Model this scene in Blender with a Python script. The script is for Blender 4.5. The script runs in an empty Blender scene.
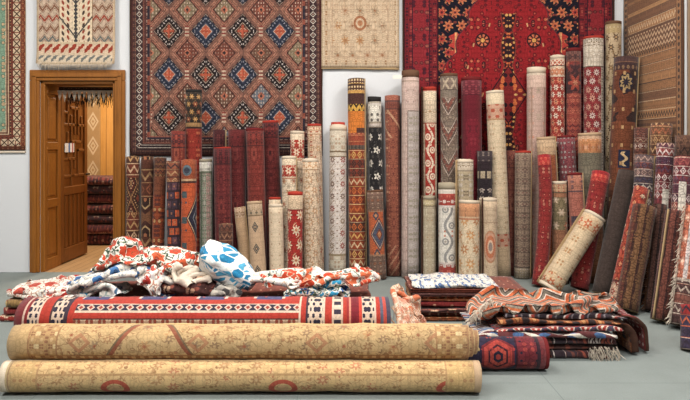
import bpy, math, random
from mathutils import Vector, noise, Matrix
PI = math.pi
SC = bpy.context.scene
COL = SC.collection
# ---- the photograph's lens: level camera 1.29 m up, 35 mm, horizon at row 145 ----
F, CX, HY, CH, WALL = 670.0, 345.0, 145.0, 1.29, 6.8
def P(px, py, Y):
    return Vector(((px-CX)*Y/F, Y, CH+(HY-py)*Y/F))
# ---------------------------------------------------------------- colour + node language
SAT, ROSY = .86, True
def c(r, g, b, k=1.0):
    def l(x):
        x /= 255.0
        return x/12.92 if x <= .04045 else ((x+.055)/1.055)**2.4
    if ROSY and r > 170 and 140 < g < r-4 and b < g-14: r, g, b = r-5, g-4, b+9      # undyed wool: a little rosier
    y = .3*r+.59*g+.11*b; r, g, b = (y+(x-y)*SAT for x in (r, g, b))
    return (min(1, l(r)*k), min(1, l(g)*k), min(1, l(b)*k), 1.0)

class E:
    def __init__(s, t, k): s.t, s.k = t, k
    def __add__(s, o): return s.t.m('ADD', s, o)
    def __radd__(s, o): return s.t.m('ADD', o, s)
    def __sub__(s, o): return s.t.m('SUBTRACT', s, o)
    def __rsub__(s, o): return s.t.m('SUBTRACT', o, s)
    def __mul__(s, o): return s.t.m('MULTIPLY', s, o)
    def __rmul__(s, o): return s.t.m('MULTIPLY', o, s)
    def __truediv__(s, o): return s.t.m('DIVIDE', s, o)
    def __abs__(s): return s.t.m('ABSOLUTE', s)
    def __lt__(s, o): return s.t.m('LESS_THAN', s, o)
    def __gt__(s, o): return s.t.m('GREATER_THAN', s, o)

class T:
    """A material under construction: u, v are metres on the cloth."""
    def __init__(self, name, rough=.95):
        self.mat = bpy.data.materials.new(name)
        self.mat.use_nodes = True
        self.nt = self.mat.node_tree
        self.n = self.nt.nodes
        self.bsdf = self.n.get('Principled BSDF')
        self.bsdf.inputs['Roughness'].default_value = rough
        uv = self.n.new('ShaderNodeUVMap'); uv.uv_map = 'UVMap'
        se = self.n.new('ShaderNodeSeparateXYZ')
        self.nt.links.new(uv.outputs[0], se.inputs[0])
        self.uv = uv.outputs[0]
        self.u, self.v = E(self, se.outputs[0]), E(self, se.outputs[1])
    def put(self, inp, x):
        if isinstance(x, E): self.nt.links.new(x.k, inp)
        else: inp.default_value = x
    def m(self, op, a, b=None, d=None):
        nd = self.n.new('ShaderNodeMath'); nd.operation = op
        self.put(nd.inputs[0], a)
        if b is not None: self.put(nd.inputs[1], b)
        if d is not None: self.put(nd.inputs[2], d)
        return E(self, nd.outputs[0])
    def fr(self, a): return self.m('FRACT', a)
    def fl(self, a): return self.m('FLOOR', a)
    def pp(self, a, h): return self.m('PINGPONG', a, h)
    def mx(self, a, b): return self.m('MAXIMUM', a, b)
    def mn(self, a, b): return self.m('MINIMUM', a, b)
    def sin(self, a): return self.m('SINE', a)
    def cos(self, a): return self.m('COSINE', a)
    def hyp(self, a, b): return self.m('SQRT', a*a+b*b)
    def vec(self, x, y, z=0.0):
        nd = self.n.new('ShaderNodeCombineXYZ')
        for i, q in enumerate((x, y, z)): self.put(nd.inputs[i], q)
        return E(self, nd.outputs[0])
    def vor(self, vec, scale, feature='F1', rnd=1.0):
        nd = self.n.new('ShaderNodeTexVoronoi'); nd.feature = feature
        self.put(nd.inputs['Vector'], vec); nd.inputs['Scale'].default_value = scale
        nd.inputs['Randomness'].default_value = rnd
        d = E(self, nd.outputs['Distance'])
        if feature != 'F1': return d
        se = self.n.new('ShaderNodeSeparateColor')
        self.nt.links.new(nd.outputs['Color'], se.inputs[0])
        return d, E(self, se.outputs[0])
    def noi(self, vec, scale, detail=2.0, rough=.5):
        nd = self.n.new('ShaderNodeTexNoise')
        self.put(nd.inputs['Vector'], vec)
        nd.inputs['Scale'].default_value = scale; nd.inputs['Detail'].default_value = detail
        nd.inputs['Roughness'].default_value = rough
        return E(self, nd.outputs[0])
    def white(self, x, y=0.0):
        nd = self.n.new('ShaderNodeTexWhiteNoise'); nd.noise_dimensions = '2D'
        self.put(nd.inputs['Vector'], self.vec(x, y)); return E(self, nd.outputs['Value'])
    def ramp(self, f, stops, interp='CONSTANT'):
        nd = self.n.new('ShaderNodeValToRGB'); cr = nd.color_ramp; cr.interpolation = interp
        stops = sorted(stops, key=lambda q: q[0])
        while len(cr.elements) < len(stops): cr.elements.new(1.0)
        for e, (p, _) in zip(cr.elements, stops): e.position = max(0, min(1, p))
        for e, (p, q) in zip(cr.elements, stops): e.color = q
        self.put(nd.inputs[0], f); return E(self, nd.outputs[0])
    def pick(self, f, cols):
        return self.ramp(f, [(i/len(cols), q) for i, q in enumerate(cols)])
    def mix(self, f, a, b):
        nd = self.n.new('ShaderNodeMix'); nd.data_type = 'RGBA'
        self.put(nd.inputs[0], f); self.put(nd.inputs[6], a); self.put(nd.inputs[7], b)
        return E(self, nd.outputs[2])
    def sel(self, x, zones):
        """zones: [(start, colour)...] ascending; hard edges."""
        col = zones[0][1]
        for s, q in zones[1:]: col = self.mix(x > s, col, q)
        return col
    def line(self, col, x, at, w, q): return self.mix(abs(x-at) < w, col, q)
    def done(self, col, wear=.35, wscale=9.0, bump=.25, sheen=.15, fine=0.0, crease=0.0, gain=1.0):
        n1 = self.noi(self.uv_e(), wscale, 3.0, .6)
        n2 = self.noi(self.uv_e(), 160.0, 1.0)
        k = 1.0-wear*.5 + wear*n1
        k = k*((.8+.4*n2)*gain)
        if fine:      # small knotted line-work that runs through every hand-made rug, and uneven dye lots
            vec = self.vec(self.pp(self.u, .075), self.pp(self.v, .105), 4.4)
            ed = self.vor(vec, 30.0, 'DISTANCE_TO_EDGE')
            k = k*(1.0+fine*.25-fine*(ed < .09))
            d5, r5 = self.vor(vec, 46.0)
            k = k*(1.0-fine*.3+fine*.6*r5)
            n3 = self.noi(self.uv_e(), 26.0, 4.0, .75)
            k = k*(1.0-fine*.9+fine*1.8*n3)
        nd = self.n.new('ShaderNodeVectorMath'); nd.operation = 'SCALE'
        self.put(nd.inputs[0], col if isinstance(col, E) else col[:3]); self.put(nd.inputs['Scale'], k)
        self.nt.links.new(nd.outputs[0], self.bsdf.inputs['Base Color'])
        if bump:
            b = self.n.new('ShaderNodeBump'); b.inputs['Strength'].default_value = bump
            b.inputs['Distance'].default_value = .006
            if crease:
                b.inputs['Distance'].default_value = .03
                self.put(b.inputs['Height'], self.noi(self.vec(self.u*.55, self.v, 2.0), crease, 4.0, .6))
            else: self.put(b.inputs['Height'], self.noi(self.uv_e(), 55.0, 3.0, .7))
            self.nt.links.new(b.outputs[0], self.bsdf.inputs['Normal'])
        self.bsdf.inputs['Sheen Weight'].default_value = sheen
        self.bsdf.inputs['Specular IOR Level'].default_value = .15
        return self.mat
    def uv_e(self): return E(self, self.uv)

# ---------------------------------------------------------------- rug ornament
def A(t, u, v, g, cols, line=None, su=.2, sv=.3, cell=.04, seed=1, fill=.42, core=None):
    """mirrored arabesque: small motifs repeated symmetrically"""
    vec = t.vec(t.pp(u, su/2), t.pp(v, sv/2), seed*3.17)
    d, rc = t.vor(vec, 1/cell)
    col = t.pick(rc, cols)
    if core: col = t.mix(d < fill*.45, col, core)
    base = t.mix(d < fill+.13, g, line) if line else g
    return t.mix(d < fill, base, col)
def FL(t, u, v, g, petals, core, leaf, s=.1, n=6, R=.4, ring=None, stag=.5):
    """rows of blossoms, half-drop, vines between"""
    y = v/s; row = t.fl(y); x = u/s + stag*t.m('MODULO', row, 2.0)
    p, q = t.fr(x)-.5, t.fr(y)-.5
    r = t.hyp(p, q); a = t.m('ARCTAN2', q, p)
    R1 = R*(.74+.26*t.cos(n*a))
    k = r/R1
    vine = abs(p-.22*t.sin(6.283*y)) < .045
    col = t.mix(vine, g, leaf)
    d, rc = t.vor(t.vec(t.pp(u, s/2), t.pp(v, s), 5.1), 2.6/s)
    col = t.mix(d < .25, col, leaf)
    pc = t.pick(t.white(t.fl(x), row), petals) if len(petals) > 1 else petals[0]
    if ring: col = t.mix(k < 1.25, col, ring)
    col = t.mix(k < 1.0, col, pc)
    return t.mix(k < .38, col, core)
def DI(t, u, v, su, sv, rings, alt=None, step=0.0, u0=0.0, v0=0.0):
    """diamond lattice: rings = [(d, colour)] outwards from the centre, d in 0..1"""
    if step:
        u = t.m('SNAP', u, step); v = t.m('SNAP', v, step)
    d = abs(t.fr((u-u0)/su+.5)-.5) + abs(t.fr((v-v0)/sv+.5)-.5)
    if alt:
        d2 = 1.0-d
        return t.mix(d > .5, t.ramp(d*2.0, rings), t.ramp(d2*2.0, alt))
    return t.ramp(d*2.0, rings)
def KI(t, u, v, h, s, grounds, marks, seed=0.0, kind=0, plain=.25):
    """kilim: bands of height h, each with a row of lozenges"""
    y = v/h; i = t.fl(y)
    r1, r2, r3 = t.white(i, seed+.5), t.white(i, seed+7.5), t.white(i, seed+13.5)
    g, m = t.pick(r1, grounds), t.pick(r2, marks)
    d = abs(t.fr(u/s)-.5)*2 + abs(t.fr(y)-.5)*2
    a = (d < .9)*(d > .52)+(d < .28)
    z = abs(t.fr(y)-.5 - (t.pp(u, s/2)/s*1.0-.25)) < .13
    mask = t.mix(r3 > .5, E(t, t.vec(a, a, a).k), E(t, t.vec(z, z, z).k))
    se = t.n.new('ShaderNodeSeparateXYZ'); t.put(se.inputs[0], mask)
    mk = E(t, se.outputs[0])*(r3 > plain)
    edge = abs(t.fr(y)-.5) > .45
    return t.mix(edge, t.mix(mk, g, m), t.pick(t.white(i, seed+21.5), marks))
def SC_(t, u, v, g, q, A_=.035, lam=.28, w=.012, u0=0.0, leafq=None):
    """scrolling vine"""
    f = abs(u-u0-A_*t.sin(6.283*v/lam))
    col = t.mix(f < w, g, q)
    p, w2 = u-u0, t.fr(v/lam*2)-.5
    sgn = t.sin(6.283*v/lam)
    k = t.hyp(p+A_*.9*t.m('SIGN', sgn), w2*lam/2)
    col = t.mix((k < .034)*(k > .018), col, q)
    if leafq: col = t.mix(k < .012, col, leafq)
    return col
def ME(t, u, v, lam, rings, u0=0.0, v0=0.0, wide=.11, hexa=.35):
    """medallions down the roll; ring radii 0..1 of half the repeat"""
    p = abs(u-u0)/wide; q = abs(t.fr((v-v0)/lam+.5)-.5)*2
    d = t.mx(p, p*hexa+q)
    return t.ramp(d*.5, [(r*.5, k) for r, k in rings])
def PL(t, u, v, a, b, s=14.0, seed=0.0):
    return t.mix(t.noi(t.vec(u, v, seed), s, 4.0, .65), a, b)
def BO(t, x, along, w, g, m1, m2, guard, s=.05):
    """border strip: x across (0..w)"""
    q = (x/w)-.5
    p = t.fr(along/s)-.5
    d = abs(p)+abs(q)*.9
    col = t.mix(d < .42, g, m1); col = t.mix(d < .22, col, m2)
    return t.mix(abs(q) > .4, col, guard)
# ---------------------------------------------------------------- meshes
def link(name, verts, faces, uvs=None, mats=(), parent=None, loc=None, smooth=True, midx=None, sharp=None):
    me = bpy.data.meshes.new(name)
    if loc is not None: verts = [Vector(v)-loc for v in verts]
    me.from_pydata([tuple(v) for v in verts], [], faces)
    if uvs is not None:
        l = me.uv_layers.new(name='UVMap')
        idx = [0]*len(me.loops); me.loops.foreach_get('vertex_index', idx)
        flat = []
        for i in idx: flat += [uvs[i][0], uvs[i][1]]
        l.data.foreach_set('uv', flat)
    for q in mats: me.materials.append(q)
    if midx: me.polygons.foreach_set('material_index', midx)
    me.polygons.foreach_set('use_smooth', [smooth]*len(me.polygons))
    me.validate(); me.update()
    o = bpy.data.objects.new(name, me); COL.objects.link(o)
    if parent is not None: o.parent = parent
    if loc is not None: o.location = loc if parent is None else (loc-parent_loc(parent))
    return o
def parent_loc(o):
    v = Vector(o.location)
    while o.parent is not None:
        o = o.parent; v += Vector(o.location)
    return v
def tag(o, label=None, cat=None, group=None, kind=None):
    if label: o['label'] = label
    if cat: o['category'] = cat
    if group: o['group'] = group
    if kind: o['kind'] = kind
    return o
def empty(name, loc, label=None, cat=None, group=None, kind=None, parent=None):
    o = bpy.data.objects.new(name, None); COL.objects.link(o); o.empty_display_size = .1
    if parent is not None:
        o.parent = parent; o.location = Vector(loc)-parent_loc(parent)
    else: o.location = loc
    return tag(o, label, cat, group, kind)
class MB:
    """collects boxes, tubes, quads in world space -> one mesh object"""
    def __init__(s): s.v, s.f, s.uv = [], [], []
    def add(s, vs, fs, uv=None):
        b = len(s.v); s.v += [Vector(q) for q in vs]; s.f += [tuple(i+b for i in f) for f in fs]
        s.uv += uv if uv else [(q[0]+q[1], q[2]) for q in vs]
    def box(s, x0, x1, y0, y1, z0, z1, bev=0.0):
        if bev:
            vs = []; b = bev
            for z, k in ((z0, b), (z0+b, 0), (z1-b, 0), (z1, b)):
                for (x, y) in ((x0, y0), (x1, y0), (x1, y1), (x0, y1)):
                    sx = b if x == x0 else -b; sy = b if y == y0 else -b
                    vs += [(x+sx*(1 if not k else 1), y+(sy if k else 0), z), (x+(sx if k else 0), y+sy, z)] if k else [(x+sx, y, z), (x, y+sy, z)]
            # order each ring consistently
            rings = []
            for r, (z, k) in enumerate(((z0, b), (z0+b, 0), (z1-b, 0), (z1, b))):
                e = b if k else 0
                ring = [(x0+b, y0+e), (x1-b, y0+e), (x1-e, y0+b), (x1-e, y1-b), (x1-b, y1-e), (x0+b, y1-e), (x0+e, y1-b), (x0+e, y0+b)]
                rings.append([(x, y, z) for x, y in ring])
            vs = [q for r in rings for q in r]; fs = []
            for r in range(3):
                for i in range(8):
                    j = (i+1) % 8; fs.append((r*8+i, r*8+j, r*8+8+j, r*8+8+i))
            fs.append(tuple(range(7, -1, -1))); fs.append(tuple(range(24, 32)))
            return s.add(vs, fs)
        vs = [(x0, y0, z0), (x1, y0, z0), (x1, y1, z0), (x0, y1, z0), (x0, y0, z1), (x1, y0, z1), (x1, y1, z1), (x0, y1, z1)]
        s.add(vs, [(0, 3, 2, 1), (4, 5, 6, 7), (0, 1, 5, 4), (1, 2, 6, 5), (2, 3, 7, 6), (3, 0, 4, 7)])
    def tube(s, pts, r, n=8, r1=None):
        pts = [Vector(p) for p in pts]; b = []
        for i, p in enumerate(pts):
            d = (pts[min(i+1, len(pts)-1)]-pts[max(i-1, 0)]).normalized()
            a = d.orthogonal().normalized(); bb = d.cross(a)
            rr = r if r1 is None else r+(r1-r)*i/(len(pts)-1)
            b += [p+rr*(math.cos(2*PI*k/n)*a+math.sin(2*PI*k/n)*bb) for k in range(n)]
        fs = []
        for i in range(len(pts)-1):
            for k in range(n):
                j = (k+1) % n; fs.append((i*n+k, i*n+j, i*n+n+j, i*n+n+k))
        fs.append(tuple(range(n-1, -1, -1))); fs.append(tuple(range(len(b)-n, len(b))))
        s.add(b, fs)
    def build(s, name, mat, parent=None, smooth=False, loc=None):
        if loc is None and parent is not None: loc = parent_loc(parent)
        return link(name, s.v, s.f, s.uv, [mat], parent, loc, smooth)

def nz(x, y, z, s=1.0): return noise.noise(Vector((x*s, y*s, z*s)))
def sheet(prof, us, thick, frames, vs, disp=None):
    """A cloth of real thickness: profile curve (a, b) swept along frames (o, e1, e2, scale).
    returns verts, faces, uvs, material index (0 cloth, 1 cut edge)"""
    n = len(prof); nor = []
    for i in range(n):
        a, b = prof[max(i-1, 0)], prof[min(i+1, n-1)]
        dx, dy = b[0]-a[0], b[1]-a[1]; l = math.hypot(dx, dy) or 1
        nor.append((dy/l, -dx/l))
    V, UV, Fc, mi = [], [], [], []
    for j, (o, e1, e2, ax, off) in enumerate(frames):
        for i in range(n):
            for sgn in (.5, -.5):
                a = prof[i][0]+nor[i][0]*thick*sgn; b = prof[i][1]+nor[i][1]*thick*sgn
                p = o+e1*a+e2*b+ax*(off[i] if off else 0)
                if disp: p = p+disp(p, i, j, nor[i], e1, e2)
                V.append(p); UV.append((us[i], vs[j]))
    def I(j, i, k): return (j*n+i)*2+k
    m = len(frames)
    for j in range(m-1):
        for i in range(n-1):
            Fc.append((I(j, i, 0), I(j, i+1, 0), I(j+1, i+1, 0), I(j+1, i, 0))); mi.append(0)
            Fc.append((I(j, i, 1), I(j+1, i, 1), I(j+1, i+1, 1), I(j, i+1, 1))); mi.append(0)
        for i, fl in ((0, 0), (n-1, 1)):
            q = (I(j, i, 0), I(j+1, i, 0), I(j+1, i, 1), I(j, i, 1))
            Fc.append(q if not fl else q[::-1]); mi.append(1)
    for j, fl in ((0, 0), (m-1, 1)):
        for i in range(n-1):
            q = (I(j, i, 0), I(j, i, 1), I(j, i+1, 1), I(j, i+1, 0))
            Fc.append(q if not fl else q[::-1]); mi.append(1)
    return V, Fc, UV, mi

def roll(name, B, Tp, r, mat, edge, seed=1, thick=.012, seam=2.2, flat=(1, 1), bow=None, tele=(0.0, 0.0),
         rough=.02, binding=None, bindh=.03, bottom_binding=None, label=None, cat='carpet', group=None, nl=12, taper=0.0):
    """A carpet rolled into a spiral from B to Tp. binding = (material) of the hem at its top end."""
    B, Tp = Vector(B), Vector(Tp); rnd = random.Random(seed)
    L = (Tp-B).length; ax0 = (Tp-B).normalized()
    bow = Vector(bow) if bow else Vector((0, 0, 0))
    pitch = thick*1.12; per = 26
    turns = min(3.4, (r-.022)/pitch)
    n = int(turns*per)
    prof, us, frac = [], [], []
    for k in range(n+1):
        th = seam-k*2*PI/per
        rad = r-thick/2-pitch*k/per
        prof.append((rad*math.cos(th)*flat[0], rad*math.sin(th)*flat[1])); us.append(r*(th+(2*PI if seam < 0 else 0))); frac.append(k/max(n, 1))
    def part(s0, s1, nm, m, parent, first, last):
        cnt = max(2, int(nl*(s1-s0)/L)+1) if s1-s0 > .2 else 2
        fr, vs = [], []
        for j in range(cnt+1):
            s = s0+(s1-s0)*j/cnt; q = s/L
            o = B+(Tp-B)*q+bow*4*q*(1-q)
            d = ((Tp-B)+bow*4*(1-2*q)).normalized()
            e1 = Vector((0, -1, 0)); e1 = (e1-d*e1.dot(d)).normalized(); e2 = d.cross(e1)
            off = None
            if first and j == 0: off = [tele[0]*f+.006*nz(i*.13, seed, 0) for i, f in enumerate(frac)]
            if last and j == cnt: off = [tele[1]*f+.006*nz(i*.13, seed, 3) for i, f in enumerate(frac)]
            kx = 1+taper*(q-.5)
            fr.append((o, e1*kx, e2*kx, d, off)); vs.append(s)
        def disp(p, i, j, nr, e1, e2):
            k = rough*r*2*(nz(p.x*6+seed, p.y*6, p.z*3.2)+.6*nz(p.x*14, p.y*14+seed, p.z*9))
            return (e1*prof[i][0]+e2*prof[i][1])*(k/r)
        V, Fc, UV, mi = sheet(prof, us, thick, fr, vs, disp)
        return link(nm, V, Fc, UV, [m, edge], parent, B if parent is None else parent_loc(parent), True, mi)
    if not binding and not bottom_binding:
        o = part(0, L, name, mat, None, True, True)
        return tag(o, label, cat, group)
    root = empty(name, B, label, cat, group)
    s0 = bindh if bottom_binding else 0; s1 = L-bindh if binding else L
    part(s0, s1, 'pile_carpet', mat, root, not bottom_binding, not binding)
    if binding: part(s1, L, 'end_binding', binding, root, False, True)
    if bottom_binding: part(0, s0, 'end_binding', bottom_binding, root, True, False)
    return root

def fold_profile(depth, n, t, roundf=1.0, jit=0.0, seed=0):
    """serpentine of n sheets, folds alternate front (a=0) / back (a=depth); (a, b) with b up"""
    pts = []; g = t*1.04
    for k in range(n):
        b = g*(k+.5)
        ja = jit*nz(k*1.7, seed, .5)
        xs = [i/8 for i in range(9)]
        if k % 2 == 0: xs = xs[::-1]      # back -> front
        for i, x in enumerate(xs):
            pts.append((g*.5+ja+x*(depth-g), b))
        if k < n-1:
            fr = (k % 2 == 0)
            cx = pts[-1][0]
            for q in (.25, .5, .75):
                an = PI*q
                pts.append((cx+(-1 if fr else 1)*math.sin(an)*g*.5*roundf, b+g*.5-math.cos(an)*g*.5))
    us = [0.0]
    for i in range(1, len(pts)): us.append(us[-1]+math.hypot(pts[i][0]-pts[i-1][0], pts[i][1]-pts[i-1][1]))
    return pts, us
def folded(name, x0, x1, y0, depth, z0, h, n, mat, edge, seed=1, rot=0.0, wave=.012, droopL=0.0, droopR=0.0, jit=.03,
           label=None, cat='rug', group=None, nx=26, arch=None, parent=None, squash=None):
    """A rug folded into n layers lying along X, folds facing the viewer."""
    t = h/n/1.04
    prof, us = fold_profile(depth, n, t*.93, 1.0, jit, seed)
    mid = Vector(((x0+x1)/2, y0+depth/2, z0))
    fr, vs = [], []
    R = Matrix.Rotation(rot, 3, 'Z')
    for j in range(nx+1):
        q = j/nx; x = x0+(x1-x0)*q
        o = Vector((x, y0, z0)); o = mid+R@(o-mid)
        fr.append((o, R@Vector((0, 1, 0)), Vector((0, 0, 1)), R@Vector((1, 0, 0)), [.012*nz(i*.35, seed, j*.1) for i in range(len(prof))])); vs.append(x)
    def disp(p, i, j, nr, e1, e2):
        q = j/nx; hh = prof[i][1]/h
        zz = wave*(nz(p.x*4+seed, p.y*3, hh*2)+.6*nz(p.x*11, p.y*8, hh*3+seed))*min(1, hh*2.0)
        if arch: zz += arch(q)*hh
        if droopR: zz -= droopR*max(0, (q-.72)/.28)**2*hh
        if droopL: zz -= droopL*max(0, (.28-q)/.28)**2*hh
        yy = .6*wave*nz(p.x*3.3, seed, hh*5)
        return Vector((.5*wave*nz(p.y*9, seed+3, hh*5), yy, zz))
    V, Fc, UV, mi = sheet(prof, us, t*.93, fr, vs, disp)
    zmin = min(v.z for v in V)
    for v in V:
        if v.z < z0+.001: v.z = z0+.001
    loc = Vector(((x0+x1)/2, y0+depth/2, z0))
    o = link(name, V, Fc, UV, [mat, edge], parent, loc if parent is None else parent_loc(parent), True, mi)
    return tag(o, label, cat, group) if parent is None else o

def lump(name, path, mat, seed=1, n=30, wr=.25, fold=5, floor=None, label=None, cat=None, group=None, parent=None, sub=8, uvk=1.0, twist=0.0, crumple=.013):
    """crumpled cloth gathered along a path of (point, half_width, half_height)"""
    pts = []
    for i in range(len(path)-1):
        for k in range(sub):
            q = k/sub; q = q*q*(3-2*q)
            a, b = path[i], path[i+1]
            pts.append((Vector(a[0]).lerp(Vector(b[0]), k/sub), a[1]+(b[1]-a[1])*q, a[2]+(b[2]-a[2])*q))
    pts.append((Vector(path[-1][0]), path[-1][1], path[-1][2]))
    V, UV, Fc = [], [], []; s = 0; m = len(pts)
    for j, (o, w, h) in enumerate(pts):
        if j: s += (o-pts[j-1][0]).length
        d = (pts[min(j+1, m-1)][0]-pts[max(j-1, 0)][0]).normalized()
        side = d.cross(Vector((0, 0, 1))).normalized(); up = side.cross(d)
        for k in range(n):
            an = 2*PI*k/n
            ca, sa = math.cos(an), math.sin(an)
            x, y = w*ca, h*sa
            p = o+side*x+up*y
            rdg = 1-2*abs(nz(p.x*5+seed, p.y*9+seed*.7, p.z*9))
            lob = 1-2.2*abs(math.sin(.5*(fold*an+twist*s*9+4*nz(p.x*3, p.y*3, seed*1.3))))**.7
            k2 = 1+wr*(.55*rdg+.45*lob-.35)*(.8+.2*sa)+wr*.55*nz(p.x*12+seed, p.y*12, p.z*14)+wr*.3*(1-2*abs(nz(p.x*16+seed, p.y*16, p.z*20)))
            p = o+side*x*k2+up*y*k2
            if crumple:      # sharp ridges and pinched valleys, stretched along the cloth
                wx, wy = nz(p.x*4, p.y*4, seed+9.0)*.5, nz(p.x*4, p.z*4, seed+5.0)*.5
                f1 = 1-2.4*abs(nz(s*3.2+wx*2+seed, an*w*7+wy*2, seed*.37))
                f2 = 1-2.4*abs(nz(s*8+wy*3, p.z*16+wx*3+seed, p.y*10))
                p = p+(side*ca+up*sa)*crumple*(f1*1.3+f2*.8-.5)
            if floor is not None and p.z < floor: p.z = floor
            V.append(p); UV.append((s*uvk, an*(w+h)/2*uvk))
    for j in range(m-1):
        for k in range(n):
            q = (k+1) % n
            Fc.append((j*n+k, j*n+q, j*n+n+q, j*n+n+k))
    for j, sg in ((0, -1), (m-1, 1)):
        o = pts[j][0]; cidx = len(V)
        V.append(o+(pts[j][0]-pts[j-sg][0]).normalized()*.25*pts[j][2]); UV.append((s if sg > 0 else 0, 0))
        for k in range(n):
            q = (k+1) % n; f = (j*n+k, j*n+q, cidx)
            Fc.append(f if sg > 0 else f[::-1])
    # seam-safe uv: duplicate handled by per-loop wrap
    loc = Vector(path[0][0]) if parent is None else parent_loc(parent)
    o = link(name, V, Fc, UV, [mat], parent, loc, True)
    me = o.data; uvl = me.uv_layers[0].data
    for p in me.polygons:
        ls = list(p.loop_indices); ys = [uvl[i].uv[1] for i in ls]
        per = max(ys)-min(ys)
        mxr = max((pt[1]+pt[2])/2 for pt in pts)*2*PI*uvk
        if per > mxr*.4:
            for i in ls:
                if uvl[i].uv[1] < mxr*.3: uvl[i].uv = (uvl[i].uv[0], uvl[i].uv[1]+mxr)
    return tag(o, label, cat, group) if parent is None else o

def drape(name, xz, y0, y1, thick, mat, edge, seed=1, ny=14, wave=.012, label=None, cat=None, group=None):
    """a cloth following an (x, z) curve, running back from y0 to y1"""
    pts = []
    for i in range(len(xz)-1):
        for k in range(5):
            q = k/5; pts.append((xz[i][0]+(xz[i+1][0]-xz[i][0])*q, xz[i][1]+(xz[i+1][1]-xz[i][1])*q))
    pts.append(xz[-1])
    for _ in range(3): pts = [pts[0]]+[((a[0]+2*b[0]+d[0])/4, (a[1]+2*b[1]+d[1])/4) for a, b, d in zip(pts, pts[1:], pts[2:])]+[pts[-1]]
    us = [0.0]
    for i in range(1, len(pts)): us.append(us[-1]+math.hypot(pts[i][0]-pts[i-1][0], pts[i][1]-pts[i-1][1]))
    fr = [(Vector((0, y0+(y1-y0)*j/ny, 0)), Vector((1, 0, 0)), Vector((0, 0, 1)), Vector((0, 1, 0)), [.01*nz(i*.3, seed, 1)*(1 if j in (0, ny) else 0) for i in range(len(pts))]) for j in range(ny+1)]
    def disp(p, i, j, nr, e1, e2):
        return (Vector((1, 0, .5)))*wave*(nz(p.y*9+seed, p.z*5, p.x*4)+.5*nz(p.y*22, p.z*9, seed))*min(1, max(0, p.z)*12)
    V, Fc, UV, mi = sheet(pts, us, thick, fr, [y0+(y1-y0)*j/ny for j in range(ny+1)], disp)
    o = link(name, V, Fc, UV, [mat, edge], None, Vector((xz[-1][0], (y0+y1)/2, 0)), True, mi)
    return tag(o, label, cat, group)
def hang(name, x0, x1, z0, z1, y, mat, edge, thick=.012, seed=1, nx=36, nzz=30, wave=.006, curl=0.0, slope=0.0, parent=None, loc=None, wallx=None):
    """cloth hanging flat against a wall (y = wall-side face). wallx: hang along the right wall instead, x0/x1 are then Y."""
    V, UV, Fc, mi = [], [], [], []
    for side in (0, 1):
        for j in range(nzz+1):
            for i in range(nx+1):
                a, b = i/nx, j/nzz
                x = x0+(x1-x0)*a; z = z0+(z1-z0)*b
                z += slope*(a-.5)*(1-b)+.006*nz(a*5+seed, b*2, 0)*(1-b)
                x += .004*nz(b*6, seed, a)
                out = .012+wave*(1+nz(a*4+seed, b*3, 1.0))+curl*max(0, 1-b*8)**2
                cx = min(a, 1-a)*(x1-x0)
                if curl: z += curl*.9*max(0, 1-cx/.09)**2*max(0, 1-b*5)
                d = out if side else out-thick
                if wallx is None: V.append(Vector((x, y-d, z)))
                else: V.append(Vector((wallx-d, x, z)))
                UV.append((x-x0, z-z0))
    N = (nx+1)*(nzz+1)
    def I(s, j, i): return s*N+j*(nx+1)+i
    for j in range(nzz):
        for i in range(nx):
            q = (I(1, j, i), I(1, j, i+1), I(1, j+1, i+1), I(1, j+1, i)); Fc.append(q); mi.append(0)
            Fc.append((I(0, j, i), I(0, j+1, i), I(0, j+1, i+1), I(0, j, i+1))); mi.append(1)
    for i in range(nx):
        Fc.append((I(0, 0, i), I(0, 0, i+1), I(1, 0, i+1), I(1, 0, i))); mi.append(1)
        Fc.append((I(0, nzz, i+1), I(0, nzz, i), I(1, nzz, i), I(1, nzz, i+1))); mi.append(1)
    for j in range(nzz):
        Fc.append((I(0, j+1, 0), I(0, j, 0), I(1, j, 0), I(1, j+1, 0))); mi.append(1)
        Fc.append((I(0, j, nx), I(0, j+1, nx), I(1, j+1, nx), I(1, j, nx))); mi.append(1)
    return link(name, V, Fc, UV, [mat, edge], parent, loc if parent is None else parent_loc(parent), True, mi)
def strands(name, pts, mat, parent, length=.04, r=.0022, seed=1, spread=.3, gravity=.6):
    """fringe: one mesh of short cords; pts = [(root, direction)]"""
    b = MB(); rd = random.Random(seed)
    for p, d in pts:
        p, d = Vector(p), Vector(d)
        l = length*rd.uniform(.65, 1.15)
        j = Vector((rd.uniform(-1, 1), rd.uniform(-1, 1), rd.uniform(-1, 1)))*spread
        q1 = p+(d+j*.5)*l*.5; q2 = p+(d+j+Vector((0, 0, -gravity)))*l
        b.tube([p, q1, q2], r, 4, r*.5)
    return b.build(name, mat, parent, True)
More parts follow.
